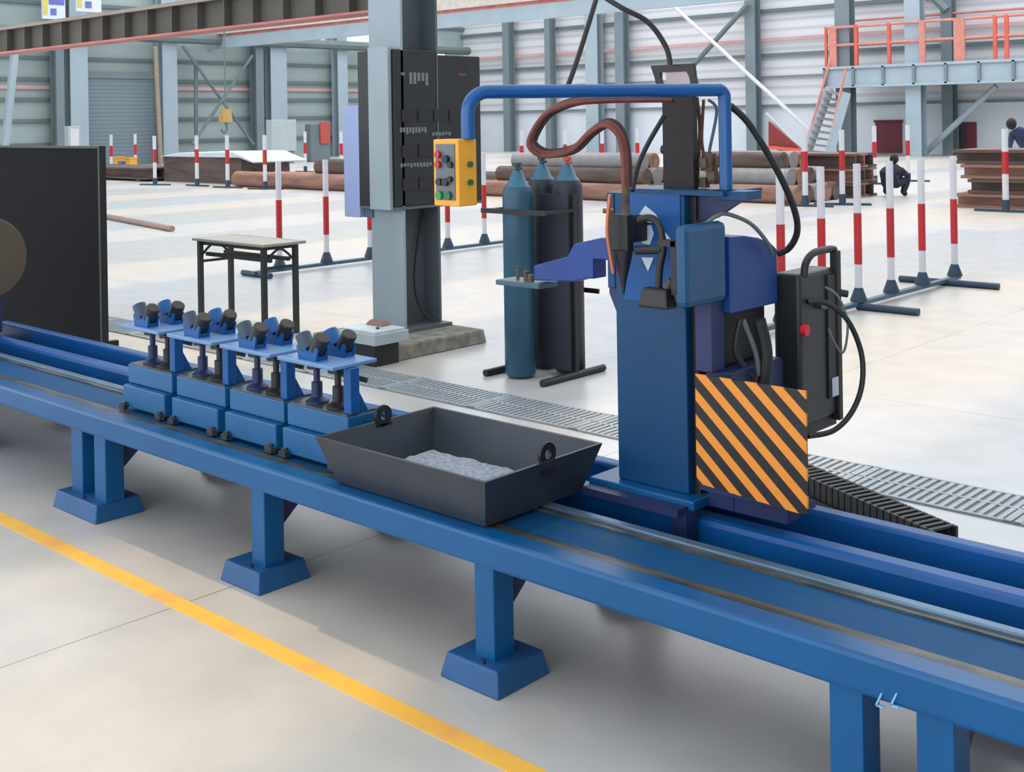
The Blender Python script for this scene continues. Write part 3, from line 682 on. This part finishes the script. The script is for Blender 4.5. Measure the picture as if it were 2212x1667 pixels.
for pts_, r, m in ((((1525, 690), (1512, 740), (1512, 800)), .006, M_GREYCAB), (((1605, 690), (1632, 760), (1640, 810)), .008, M_GREYCAB), (((1600, 690), (1590, 760), (1625, 815)), .010, M_RUBBER), (((1640, 690), (1655, 760), (1650, 830)), .02, M_RUBBER)):
    MB().tube(smooth_path([pt(a, b, d=3.62) for a, b in pts_]), r, 8).build('loose_cable', m, car, smooth=True)
# red brown hose loops
def hose(off, m, r, name='gas_hose'):
    P = [(1452, 212, 3.62), (1400, 212, 3.6), (1300, 214, 3.55), (1230, 222, 3.5), (1180, 245, 3.5), (1150, 290, 3.5), (1150, 315, 3.5), (1180, 332, 3.5), (1235, 322, 3.48), (1275, 285, 3.48), (1310, 266, 3.46), (1338, 285, 3.46), (1350, 330, 3.46), (1352, 400, 3.46)]
    pts_ = [pt(a + off[0] * (1 if i > 2 else .3), b + off[1], d=c + off[2]) for i, (a, b, c) in enumerate(P)]
    MB().tube(smooth_path(pts_), r, 10).build(name, m, car, smooth=True)
hose((0, 0, 0), M_HOSE, 0.0085); hose((6, -6, 0.012), M_HOSE2, 0.0075); hose((-5, 5, -0.012), M_HOSE, 0.007); hose((9, 4, 0.02), M_HOSE2, 0.007)
MB().tube(smooth_path([pt(*p) if False else pt(p[0], p[1], d=p[2]) for p in ((1435, 250, 3.66), (1400, 310, 3.66), (1378, 360, 3.66), (1366, 412, 3.62))]), 0.0075, 8).build('power_cable', M_RUBBER, car, smooth=True)
MB().tube(smooth_path([pt(p[0], p[1], d=p[2]) for p in ((1578, 228, 3.6), (1620, 270, 3.62), (1680, 370, 3.66), (1715, 450, 3.7), (1722, 500, 3.74), (1705, 535, 3.78), (1680, 548, 3.8))]), 0.0105, 10).build('power_cable', M_RUBBER, car, smooth=True)
MB().tube(smooth_path([pt(p[0], p[1], d=p[2]) for p in ((1480, 490, 3.55), (1520, 484, 3.55), (1545, 468, 3.55), (1570, 462, 3.56), (1620, 482, 3.6), (1655, 520, 3.66), (1668, 548, 3.7))]), 0.0065, 8).build('grey_cable', M_GREYCAB, car, smooth=True)
# cable feeding the mast from overhead
c = MB().tube(smooth_path([pt(p[0], p[1], d=p[2]) for p in ((1225, 190, 3.7), (1250, 120, 3.75), (1290, -10, 3.85), (1300, -60, 3.9))]), 0.008, 8).build('overhead_cable', M_RUBBER, origin=tuple(pt(1225, 190, d=3.7)), smooth=True)
tag(c, 'dark cable running from the blue pipe up out of view, left one', 'cable')
c = MB().tube(smooth_path([pt(p[0], p[1], d=p[2]) for p in ((1448, 140, 3.7), (1438, 100, 3.7), (1400, 48, 3.7), (1340, 15, 3.7), (1285, -20, 3.75))]), 0.0085, 8).build('overhead_cable', M_RUBBER, origin=tuple(pt(1448, 140, d=3.7)), smooth=True)
tag(c, 'dark curved cable rising from the top of the black mast', 'cable')

# ------------------------------------------------------------------ power source
t = thing('power_source', 'black upright cutting power source with carrying handle behind the hazard plate', 'power unit', (-1.8, 3.5, 0.64))
MB().box(-1.98, -1.885, 3.36, 3.60, 0.64, 1.12).build('case', mat('power_black', (30, 34, 38), 0.45), t, bevel=0.012)
MB().box(-1.885, -1.878, 3.53, 3.60, 0.70, 1.10).build('vent_panel', M_BLACK, t)
MB().box(-1.90, -1.872, 3.585, 3.612, 0.62, 1.175).build('corner_rail', M_RUBBER, t, bevel=0.004)
MB().tube(smooth_path([(-1.89, 3.40, 1.11), (-1.89, 3.41, 1.15), (-1.89, 3.46, 1.178), (-1.89, 3.56, 1.182), (-1.89, 3.60, 1.178)]), 0.012, 10).build('handle', M_BLACK, t, smooth=True)
MB().cyl((-1.885, 3.375, 0.945), (-1.868, 3.375, 0.945), 0.018).build('switch', mat('switch_red', (206, 38, 54), 0.4), t)
MB().box(-1.877, -1.874, 3.545, 3.60, 0.705, 0.765).build('rating_plate', mat('plate_white', (186, 190, 206), 0.5), t)
MB().cyl((-1.885, 3.50, 1.01), (-1.87, 3.50, 1.01), 0.016).cyl((-1.885, 3.47, 1.01), (-1.865, 3.47, 1.01), 0.01).build('socket', M_OIL, t)
MB().cyl((-1.9, 3.6, 1.04), (-1.86, 3.63, 1.03), 0.012).build('plug', M_BLACK, t)
MB().tube(smooth_path([pt(p[0], p[1], d=p[2]) for p in ((1745, 652, 3.78), (1785, 655, 3.78), (1830, 690, 3.78), (1860, 760, 3.78), (1862, 830, 3.76), (1840, 890, 3.74), (1800, 930, 3.7), (1745, 942, 3.66))]), 0.0085, 10).build('power_cable', M_RUBBER, t, smooth=True)
MB().tube(smooth_path([pt(p[0], p[1], d=p[2]) for p in ((1782, 620, 3.78), (1810, 640, 3.78), (1830, 690, 3.78), (1828, 740, 3.78), (1818, 762, 3.78), (1800, 735, 3.78), (1790, 710, 3.78))]), 0.004, 8).build('signal_wire', M_GREYCAB, t, smooth=True)

# ------------------------------------------------------------------ cable chain lying behind the bed
t = thing('cable_chain', 'black plastic cable drag chain lying behind the bed', 'cable chain', (-2.2, 3.6, 0))
a = Vector((-2.62, 3.95, 0.09)); b_ = Vector((-1.15, 3.42, 0.09)); n = 26
a = pt(1690, 1010, z=0.12); b_ = pt(2045, 1165, z=0.10)
for k in range(n):
    f0, f1 = k / n, (k + 0.86) / n
    p0, p1 = a.lerp(b_, f0), a.lerp(b_, f1)
    m = MB(); d = (b_ - a).normalized(); s = Vector((-d.y, d.x, 0)) * 0.055
    m.bar(p0 + s, p1 + s, 0.014, 0.075); m.bar(p0 - s, p1 - s, 0.014, 0.075)
    m.bar(p0.lerp(p1, .25) + s + Vector((0, 0, .032)), p0.lerp(p1, .25) - s + Vector((0, 0, .032)), 0.02, 0.01)
    m.build('chain_link', M_RUBBER, t, bevel=0.003)
MB().bar(a + Vector((0, 0, -0.07)), b_ + Vector((0, 0, -0.06)), 0.15, 0.06).build('chain_trough', M_BLACK, t)

# ------------------------------------------------------------------ floor line, drain grates
o = MB().box(-12, 3, 2.155, 2.222, 0.0, 0.0015).build('trim_1', M_YPAINT, origin=(-4, 2.19, 0)); tag(o, 'yellow painted line along the near side of the bed', kind='structure')
tag(MB().box(-14.0, 1.0, 4.76, 5.14, 0.0, 0.002).build('trim_2', mat('drain_bottom', (112, 118, 122), 0.8), origin=(-3, 4.95, 0)), 'dark slot of the floor drain', kind='structure')
g = thing('drain_grate', 'grey slotted steel drain cover in the floor behind the bed', 'drain cover', (0, 0, 0), 'slotted drain covers')
L = 0.74
m = MB()
for (y0, y1) in ((4.77, 4.785), (4.945, 4.96), (5.115, 5.13)): m.box(0, L, y0, y1, 0.002, 0.008)
m.box(0, 0.03, 4.77, 5.13, 0.002, 0.008); m.box(L - 0.03, L, 4.77, 5.13, 0.002, 0.008)
n = 17
for i in range(n):
    x = 0.03 + (L - 0.06) * (i + 0.5) / n
    m.box(x - 0.011, x + 0.011, 4.785, 5.115, 0.002, 0.007)
gm = mat('grate_grey', (158, 166, 172), 0.5, 0.2)
m.build('bars', gm, g)
n = 12
for i in range(n):
    x = -10.0 + 0.7495 * i
    o = g if i == 0 else copy_tree(g)
    o.location = (x, 0, 0)

# ------------------------------------------------------------------ black screen, chuck at the left edge
t = thing('screen_board', 'big black upright screen board standing behind the bed', 'screen', (-8.2, 4.1, 0))
MB().box(-10.6, -7.775, 4.18, 4.2, 0.06, 1.468).build('panel', M_BOARD, t)
MB().box(-10.6, -7.775, 4.17, 4.21, 1.468, 1.485).box(-7.795, -7.772, 4.165, 4.215, 0.0, 1.485).build('frame', M_BLACK, t)
MB().box(-8.2, -8.15, 4.0, 4.5, 0, 0.04).box(-10.2, -10.15, 4.0, 4.5, 0, 0.04).build('foot', M_BLACK, t)
t = thing('chuck_head', 'blue headstock with a grey brown chuck cut by the left edge', 'chuck', (-7.2, 2.9, 0.45))
yh = pt(7, 700, x=-6.9).y
MB().box(-8.2, -6.9, 2.5, yh, 0.436, 1.1).build('headstock', M_DKBLUE, t, bevel=0.01)
cc = pt(-45, 556, x=-6.9)
MB().cyl(tuple(cc), (-6.8, cc.y, cc.z), 0.235, n=36).build('chuck_disc', mat('chuck_bronze', (88, 78, 66), 0.45, 0.3), t, bevel=0.006)
j = pt(33, 563, x=-6.84)
MB().box(-6.87, -6.81, j.y - 0.05, j.y + 0.03, j.z - 0.02, j.z + 0.02).build('jaw', mat('jaw_grey', (60, 70, 78), 0.5, 0.2), t)

# ------------------------------------------------------------------ folding table
t = thing('folding_table', 'small folding table with grey top and dark steel legs', 'table', (-7.95, 5.5, 0))
TX0, TX1, TY0, TY1, TZ = -8.42, -7.45, 5.30, 5.70, 0.715
MB().box(TX0, TX1, TY0, TY1, TZ - 0.022, TZ).build('tabletop', M_TABLE, t, bevel=0.004)
for x, y in ((-8.37, 5.345), (-7.51, 5.345), (-8.39, 5.645), (-7.52, 5.645)):
    MB().box(x - 0.018, x + 0.018, y - 0.018, y + 0.018, 0, TZ - 0.022).build('leg', M_TLEG, t)
for x in (-8.38, -7.515):
    m = MB(); m.box(x - .012, x + .012, 5.36, 5.63, TZ - 0.05, TZ - 0.022)
    m.box(x - .01, x + .01, 5.36, 5.63, TZ - 0.20, TZ - 0.18)
    pts_ = [Vector((x, 5.36, TZ - 0.15)), Vector((x, 5.42, TZ - 0.09)), Vector((x, 5.495, TZ - 0.05)), Vector((x, 5.57, TZ - 0.09)), Vector((x, 5.63, TZ - 0.15))]
    m.tube(smooth_path(pts_, 4), 0.01, 8)
    m.build('end_brace', M_TLEG, t)
MB().box(-8.37, -7.52, 5.35, 5.37, TZ - 0.055, TZ - 0.022).box(-8.39, -7.52, 5.62, 5.64, TZ - 0.055, TZ - 0.022).build('apron', M_TLEG, t)
MB().box(-8.38, -7.52, 5.40, 5.43, TZ - 0.15, TZ - 0.12).box(-8.38, -7.52, 5.57, 5.60, TZ - 0.15, TZ - 0.12).build('shelf_rail', M_TLEG, t)

# ------------------------------------------------------------------ gas cylinders and rack
def gas(x, y, body, label, capm, h=1.19):
    t = thing('gas_cylinder', label, 'gas cylinder', (x, y, 0.012), 'gas cylinders in the rack')
    MB().lathe((x, y, 0.012), [(0.085, 0), (0.097, 0.015), (0.097, h - 0.06), (0.094, h - 0.03), (0.08, h)], 28).build('body', body, t, smooth=True)
    MB().lathe((x, y, 0.012), [(0.0805, h), (0.062, h + 0.02), (0.04, h + 0.075), (0.026, h + 0.1)], 28).build('shoulder', M_TANKTOP, t, smooth=True)
    MB().lathe((x, y, 0.012), [(0.016, h + 0.10), (0.016, h + 0.125), (0.028, h + 0.127), (0.028, h + 0.15), (0.01, h + 0.155)], 14).cyl((x, y, h + 0.125), (x + 0.05, y - 0.02, h + 0.125), 0.01, n=8).build('valve', capm, t, smooth=True)
gas(-5.09, 5.555, M_TANK, 'slate blue gas cylinder at the left front of the rack', M_FOOT)
gas(-5.16, 5.87, M_TANKD, 'dark gas cylinder in the middle back of the rack with a dark green valve', mat('valve_green', (40, 62, 60), 0.5), 1.22)
gas(-4.92, 5.84, M_TANKD, 'dark navy gas cylinder at the right of the rack with a red valve', mat('valve_red', (176, 74, 66), 0.5), 1.22)
t = thing('cylinder_rack', 'dark steel rack frame on two foot bars around the gas cylinders', 'rack', (-5.0, 5.7, 0))
for x in (-5.27, -4.79):
    MB().tube([(x, 5.42, 0.022), (x, 6.02, 0.022)], 0.022, 12).build('foot_bar', M_BLACK, t, smooth=True)
    MB().box(x - 0.012, x + 0.012, 5.73, 5.76, 0.04, 1.15).build('post', M_BLACK, t)
MB().box(-5.30, -4.76, 5.435, 5.455, 1.035, 1.065).build('front_bar', M_BLACK, t)
MB().box(-5.27, -4.79, 5.975, 5.99, 0.5, 0.53).build('back_bar', M_BLACK, t)
for x in (-5.27, -4.79): MB().box(x - 0.01, x + 0.01, 5.455, 5.76, 1.04, 1.06).build('side_bar', M_BLACK, t)
MB().box(-5.03, -4.80, 5.70, 5.72, 0.05, 1.15).build('back_sheet', M_TANKD, t)

# ------------------------------------------------------------------ barriers
def band(x, y, z0, z1, r, n=14): return MB().cyl((x, y, z0), (x, y, z1), r, n=n)
def barrier(x, ys, y0, y1, crosses, label):
    t = thing('pole_barrier', label, 'barrier', (x, (y0 + y1) / 2, 0), 'long red and white pole barriers')
    MB().box(x - 0.03, x + 0.03, y0, y1, 0.03, 0.065).build('base_rail', M_TEAL, t, bevel=0.004)
    for cy, a, b_ in crosses:
        MB().tube([(x + a, cy, 0.03), (x + b_, cy, 0.03)], 0.03, 12).build('cross_foot', M_FOOT, t, smooth=True)
    for y in ys:
        p = band(x, y, 0.065, 1.21, 0.031).build('pole', M_WHITE, t, smooth=True)
        band(x, y, 0.375, 0.80, 0.0325).build('red_band', M_RED, p, smooth=True)
        MB().lathe((x, y, 0.064), [(0.07, 0), (0.07, 0.015), (0.036, 0.11), (0.034, 0.115)], 16).build('pole_socket', M_FOOT, p, smooth=True)
barrier(-4.64, [8.0, 8.63, 9.25, 9.86, 10.5, 11.22], 7.6, 11.3, ((9.22, 0.0, 0.53), (11.0, -0.45, 0.5)), 'long red and white pole barrier at the right with six poles')
barrier(-10.6, [7.75, 8.39, 9.03, 9.66, 10.28, 10.93], 7.4, 11.4, ((7.45, -0.25, 0.25),), 'long red and white pole barrier passing behind the pillar')
# single posts round the pipe store
def make_post():
    t = thing('barrier_post', '', 'barrier post', (0, 0, 0), 'single posts around the pipe store')
    MB().box(-0.5, 0.5, -0.04, 0.04, 0, 0.04).build('foot_bar', M_FOOT, t)
    p = band(0, 0, 0.04, 1.35, 0.05).build('pole', M_WHITE, t, smooth=True)
    band(0, 0, 0.62, 0.98, 0.052).build('red_band', M_RED, p, smooth=True)
    band(0, 0, 0.04, 0.2, 0.06).build('pole_socket', M_FOOT, p, smooth=True)
    return t
posts = [(2173, 458, 'post in front of the beam stack at the far right'), (1740, 446, 'post standing between the red stair and the pipe pile'),
         (1820, 443, 'post right of the stair foot, behind the near barrier'), (1890, 398, 'post in front of the left maroon door'),
         (1962, 392, 'post right of the left maroon door'), (335, 400, 'post in front of the left end of the pale tarpaulin'), (426, 402, 'post in front of the middle of the pale tarpaulin'),
         (492, 406, 'post in front of the right half of the tarpaulin'), (573, 409, 'post left of the grey cabinet at the far wall'), (660, 372, 'post right of the grey cabinet at the far wall'),
         (241, 378, 'post nearest the black screen'), (293, 372, 'post second from the black screen'), (1128, 400, 'post above the gas cylinders, left'),
         (1222, 395, 'post above the right gas cylinder'), (1302, 392, 'post left of the looping red hose end'), (1378, 390, 'post just left of the black mast'), (738, 378, 'post left of the lilac cabinet')]
pp = make_post()
for i, (a, b, lab) in enumerate(posts):
    o = pp if i == 0 else copy_tree(pp)
    w = pt(a, b, z=0); o.location = (w.x, w.y, 0); o['label'] = 'red and white ' + lab; o.rotation_euler = (0, 0, math.radians(0 if i == 0 else 10 * (i % 3)))

# ------------------------------------------------------------------ stores of pipes and beams behind the barriers
def pipe(x0, x1, y, z, r, m, label, group, yaw=0):
    o = MB(); 
    p0 = Vector((x0, y, z)); p1 = Vector((x1, y + yaw, z)); n = 16
    o.tube([p0, p1], r, n); o.tube([p0 + (p0 - p1).normalized() * .002, p0 + (p1 - p0).normalized() * .01], r * .8, n); ob = o.build('steel_pipe', m, origin=(x0, y, z), smooth=True)
    return tag(ob, label, 'pipe', group)
def ibeam(x0, x1, y, z, w, h, m, label, group, dy=0):
    o = MB(); t_ = w * 0.14
    def sl(za, zb, ya, yb):
        vs = [(x0, ya, za), (x1, ya + dy, za), (x1, yb + dy, za), (x0, yb, za), (x0, ya, zb), (x1, ya + dy, zb), (x1, yb + dy, zb), (x0, yb, zb)]
        o.add(vs, [(0, 3, 2, 1), (4, 5, 6, 7), (0, 1, 5, 4), (1, 2, 6, 5), (2, 3, 7, 6), (3, 0, 4, 7)])
    sl(z, z + t_, y - w / 2, y + w / 2); sl(z + h - t_, z + h, y - w / 2, y + w / 2); sl(z + t_, z + h - t_, y - t_ / 2, y + t_ / 2)
    ob = o.build('steel_beam', m, origin=(x0, y, z)); return tag(ob, label, 'steel beam', group)
# left: two layers of dark beams, then two fat red brown pipes
for r_ in range(1):
    for c_ in range(4):
        ibeam(-36.5, -31.4, 18.5 + c_ * 0.42, 0.06 + r_ * 0.34, 0.38, 0.33, M_RUSTD, 'dark rusty beam lying left of the tarpaulin pile, %s from the front' % ('first', 'second', 'third', 'fourth')[c_], 'dark beams stacked at the left')
tag(MB().box(-36, -35.8, 18.3, 20.0, 0, 0.06).build('timber_bearer', M_BROWN, origin=(-34, 18, 0)), 'timber bearer under the left end of the dark beams', 'timber')
tag(MB().box(-32.0, -31.8, 18.3, 20.0, 0, 0.06).build('timber_bearer', M_BROWN, origin=(-28, 18, 0)), 'timber bearer under the right end of the dark beams', 'timber')
t = thing('covered_stack', 'block of dark steel sections under a pale tarpaulin', 'covered stack', (-29, 19.5, 0))
b0 = pt(338, 394, z=0); b1 = pt(530, 398, z=0); b0.y = b1.y = 18.75
b0.x = -31.2; b1.x = -27.3
MB().box(b0.x, b1.x, b0.y, b0.y + 1.6, 0, 0.72).build('sections', M_RUSTD, t)
MB().prism([(b0.x - 0.1, 0.722), (b0.x + 0.9, 0.84), (b1.x - .3, 0.88), (b1.x + 0.7, 0.62), (b1.x + 0.65, 0.58), (b1.x, 0.722)], 'y', b0.y - 0.08, b0.y + 1.68).build('tarpaulin', M_TARP, t, bevel=0.02)
pipe(-26.6, -19.2, 18.15, 0.2, 0.2, M_RUST, 'fat red brown pipe on the floor, front one behind the lilac cabinet', 'red brown pipes at the left')
pipe(-25.5, -19.2, 18.56, 0.2, 0.2, M_RUST, 'fat red brown pipe just behind the front one', 'red brown pipes at the left')
pipe(-23.4, -18.6, 18.36, 0.55, 0.2, M_RUSTD, 'fat pipe lying on top of the two red brown ones', 'red brown pipes at the left')
pipe(-22.6, -18.4, 19.6, 0.22, 0.22, M_RUSTD, 'dark pipe behind the red brown pipes', 'red brown pipes at the left')
pipe(-22.6, -18.4, 20.06, 0.22, 0.22, M_RUSTD, 'rearmost dark pipe behind the red brown pipes', 'red brown pipes at the left')
# middle: between pillar and mast
k = 0
for row, (n_, z) in enumerate(((4, 0.17), (3, 0.47), (2, 0.75))):
    for c_ in range(n_):
        pipe(-18.0 + 0.3 * row, -13.6 - 0.2 * row, 18.6 + c_ * 0.36 + row * 0.18, z, 0.17, (M_RUST, M_RUSTD, M_GREYPIPE)[(row + c_) % 3], 'pipe of the pile behind the gas cylinders, %s layer, %s from the front' % (('bottom', 'middle', 'top')[row], ('first', 'second', 'third', 'fourth')[c_]), 'pipes piled behind the gas cylinders'); k += 1
# right pile, pipes pointing away to the right
for row, (n_, z) in enumerate(((5, 0.17), (4, 0.47), (3, 0.77))):
    for c_ in range(n_):
        pipe(-13.4 + 0.1 * row, -10.95 - 0.25 * row, 19.55 + c_ * 0.36 + row * 0.18, z, 0.17, (M_RUST, M_RUSTD, M_GREYPIPE)[(row * 2 + c_) % 3], 'pipe of the pile behind the right barrier, %s layer, %s from the front' % (('bottom', 'middle', 'top')[row], ('first', 'second', 'third', 'fourth', 'fifth')[c_]), 'pipes piled behind the right barrier')
for row in range(3):
    for c_ in range(3):
        ibeam(-12.7, -10.85, 21.5 + c_ * 0.36, 0.0 + row * 0.29, 0.33, 0.28, (M_RUSTD, M_RUST)[(row + c_) % 2], 'short rusty beam beside the crouching worker, %s layer, %s from the front' % (('bottom', 'middle', 'top')[row], ('first', 'second', 'third')[c_]), 'short rusty beams in the middle', 0.1)
# far right stack
for row in range(4):
    for c_ in range(3):
        ibeam(-8.35 + 0.12 * ((row * 5) % 3), -3.5, 20.4 + c_ * 0.4, 0.0 + row * 0.25, 0.38, 0.24, (M_RUST, M_RUSTD)[(row + c_) % 2], 'rusty beam of the stack at the far right, %s layer, %s from the front' % (('bottom', 'second', 'third', 'top')[row], ('first', 'second', 'third')[c_]), 'rusty beams stacked at the far right', 0.3)
p = pt(1930, 425, z=0)
# coloured odds and ends between the posts left of the tarpaulin
for (x, y, m, lab) in ((258, 352, M_YEL, 'small yellow bin between the posts, left one'), (268, 362, M_SKYBLUE, 'small bright blue bin between the two yellow bins'), (284, 354, M_YEL, 'small yellow bin between the posts, right one')):
    q = pt(x, y, y=21.0); q.z -= 0.1
    t = thing('bin', lab, 'bin', (q.x, 21.0, 0), 'small coloured bins by the beams')
    MB().frustum(q.x - 0.16, q.x + 0.16, 20.84, 21.16, 0, q.z + 0.28, 0.03).build('tub', m, t)
    MB().box(q.x - 0.15, q.x + 0.15, 20.85, 21.15, q.z + 0.28, q.z + 0.32).build('lid', m, t)
# grey cabinet and red machine by the end wall
a, b_ = pt(588, 325, x=-40), pt(640, 258, x=-40)
t = thing('floor_cabinet', 'light grey cabinet standing far off by the end wall', 'cabinet', (-40, a.y, 0))
MB().box(-40.4, -40, a.y, b_.y, 0.5, b_.z).build('body', M_LTGREY, t, bevel=0.02); MB().box(-40.35, -40.05, a.y + .1, b_.y - .1, 0, 0.5).build('plinth', M_GIRTD, t)
a, b_ = pt(672, 325, x=-40), pt(712, 262, x=-40)
t = thing('red_machine', 'red and grey machine standing right of the far grey cabinet', 'machine', (-40, a.y, 0))
MB().box(-40.4, -40, a.y, b_.y, 0, b_.z - .1).build('body', M_GIRTD, t, bevel=0.03); MB().box(-40, -39.9, (a.y + b_.y) / 2 - 0.05, b_.y - 0.05, 0.75, b_.z).build('red_cover', mat('dull_red_cover', (176, 76, 72), 0.5), t, bevel=0.03)
a, b_ = pt(148, 345, x=-41), pt(174, 272, x=-41)
t = thing('white_cabinet', 'small white cabinet in front of the column left of the roller shutter', 'cabinet', (-41, a.y, 0))
MB().box(-41.3, -41, a.y, b_.y, 0, b_.z).build('body', M_LTGREY, t, bevel=0.02); MB().box(-41, -40.98, a.y + .08, b_.y - .08, 0.2, b_.z - .1).build('door', M_WHITE, t)
# crane hook
h0 = pt(487, 235, x=-38)
t = thing('crane_hook', 'yellow crane hook block hanging far off in the end wall bay', 'hook', tuple(h0))
MB().frustum(h0.x - .15, h0.x + .15, h0.y - .22, h0.y + .22, h0.z - 0.5, h0.z, 0.05).build('hook_block', mat('hook_yellow', (176, 148, 84), 0.5), t)
MB().tube([h0, Vector((h0.x, h0.y, WZ))], 0.03, 6).build('rope', M_GIRTD, t)
MB().tube(smooth_path([h0 + Vector((0, 0, -.5)), h0 + Vector((0, .05, -.75)), h0 + Vector((0, -.08, -.9)), h0 + Vector((0, -.2, -.75))]), 0.05, 8).build('hook', M_GIRTD, t)
# orange red barrow of rails at the stair foot
t = thing('slatted_ramp', 'orange red slatted ramp with a maroon side at the stair foot', 'ramp', tuple(pt(1700, 350, y=30)))
Y_ = 30
P4 = lambda x, y: (pt(x, y, y=Y_).x, pt(x, y, y=Y_).z)
MB().prism([P4(1660, 262), P4(1745, 335), P4(1745, 345), P4(1660, 318)], 'y', Y_, Y_ + 0.1).build('maroon_side', mat('maroon_dark', (124, 44, 46), 0.6), t)
for y in (318, 330, 341):
    MB().prism([P4(1660, y - 4), P4(1742, y + 4), P4(1742, y + 10), P4(1660, y + 3)], 'y', Y_ - 0.15, Y_ - 0.05).build('slat', M_ORANGE, t)
for x_ in (1663, 1738):
    a = pt(x_, 325, y=Y_); MB().box(a.x - 0.05, a.x + 0.05, Y_ - 0.04, Y_, 0, a.z).build('leg', M_ORANGE, t)
a = pt(1690, 262, d=33)
MB().tube([pt(1655, 245, y=30.3), pt(1735, 330, y=30.3)], 0.05, 8).build('handrail', M_LTGREY, t)
# bar on the floor
p0, p1 = pt(372, 496, z=0.03), pt(225, 468, z=0.03)
p2 = p0 + (p1 - p0) * 1.6
o = MB().tube([p0, p2], 0.045, 12).build('loose_bar', mat('brown_bar', (150, 128, 116), 0.6), origin=tuple(p0), smooth=True); o.location.z += 0.016
tag(o, 'loose brown steel bar lying on the floor beside the black screen', 'bar')

# ------------------------------------------------------------------ workers far off
def person(label, joints, edges, loc, parts, cloth):
    t = thing('person', label, 'person', loc)
    me = bpy.data.meshes.new('body'); me.from_pydata([j[:3] for j in joints], edges, [])
    o = bpy.data.objects.new('body', me); COL.objects.link(o); o.parent = t
    me.materials.append(cloth)
    sk = o.modifiers.new('skin', 'SKIN')
    for i, j in enumerate(joints):
        me.skin_vertices[0].data[i].radius = (j[3], j[3])
    me.skin_vertices[0].data[0].use_root = True
    o.modifiers.new('sub', 'SUBSURF').levels = 1; o.modifiers['sub'].render_levels = 1
    for name, c, r, m in parts:
        b = MB(); n = 10; prof = [(r * math.sin(math.pi * (k + .01) / n), -r * 1.2 * math.cos(math.pi * (k + .01) / n)) for k in range(n + 1)]
        b.lathe(Vector(c) + Vector(loc), prof, 14).build(name, m, t, smooth=True)
    return t
# crouching, seen from behind
w = pt(1925, 425, z=0)
J = [(0, 0, 0.28, .16), (0, 0.02, 0.45, .17), (0.02, 0.05, 0.56, .15), (0.02, 0.08, 0.66, .06),
     (0.12, 0.02, 0.26, .10), (0.2, 0.32, 0.34, .085), (0.18, 0.14, 0.08, .06), (0.18, 0.28, 0.04, .05),
     (-0.12, 0.02, 0.26, .10), (-0.2, 0.32, 0.34, .085), (-0.18, 0.14, 0.08, .06), (-0.18, 0.28, 0.04, .05),
     (0.18, 0.08, 0.52, .07), (0.24, 0.28, 0.38, .05), (0.1, 0.42, 0.30, .04), (-0.16, 0.08, 0.52, .07), (-0.22, 0.28, 0.38, .05), (-0.08, 0.42, 0.30, .04)]
E_ = [(0, 1), (1, 2), (2, 3), (0, 4), (4, 5), (5, 6), (6, 7), (0, 8), (8, 9), (9, 10), (10, 11), (2, 12), (12, 13), (13, 14), (2, 15), (15, 16), (16, 17)]
cr = person('person crouching in dark clothes beside the short rusty beams', J, E_, (w.x, w.y, 0), [('head', (0.02, 0.12, 0.74), 0.085, M_HAIR)], M_CLOTHD)
w = pt(2215, 455, y=23.5)
J = [(0.1, 0.3, 0.85, .15), (0.02, 0.15, 1.05, .16), (-0.05, 0.0, 1.22, .16), (-0.12, -0.02, 1.32, .06),
     (0.2, 0.3, 0.8, .10), (0.2, 0.25, 0.45, .08), (0.2, 0.32, 0.08, .06), (0.2, 0.2, 0.04, .05),
     (0.0, 0.3, 0.8, .10), (0.0, 0.25, 0.45, .08), (0.0, 0.32, 0.08, .06), (0.0, 0.2, 0.04, .05),
     (0.14, -0.02, 1.2, .07), (0.16, -0.15, 0.95, .05), (0.08, -0.3, 0.85, .04), (-0.22, 0.0, 1.2, .07), (-0.24, -0.1, 0.95, .05), (-0.16, -0.28, 0.85, .04)]
person('person in navy work clothes bending over the beam stack at the right edge', J, E_, (pt(2212, 300, y=23.0).x, 23.0, 0), [('head', (-0.2, -0.08, 1.4), 0.095, M_HAIR)], M_CLOTHB)
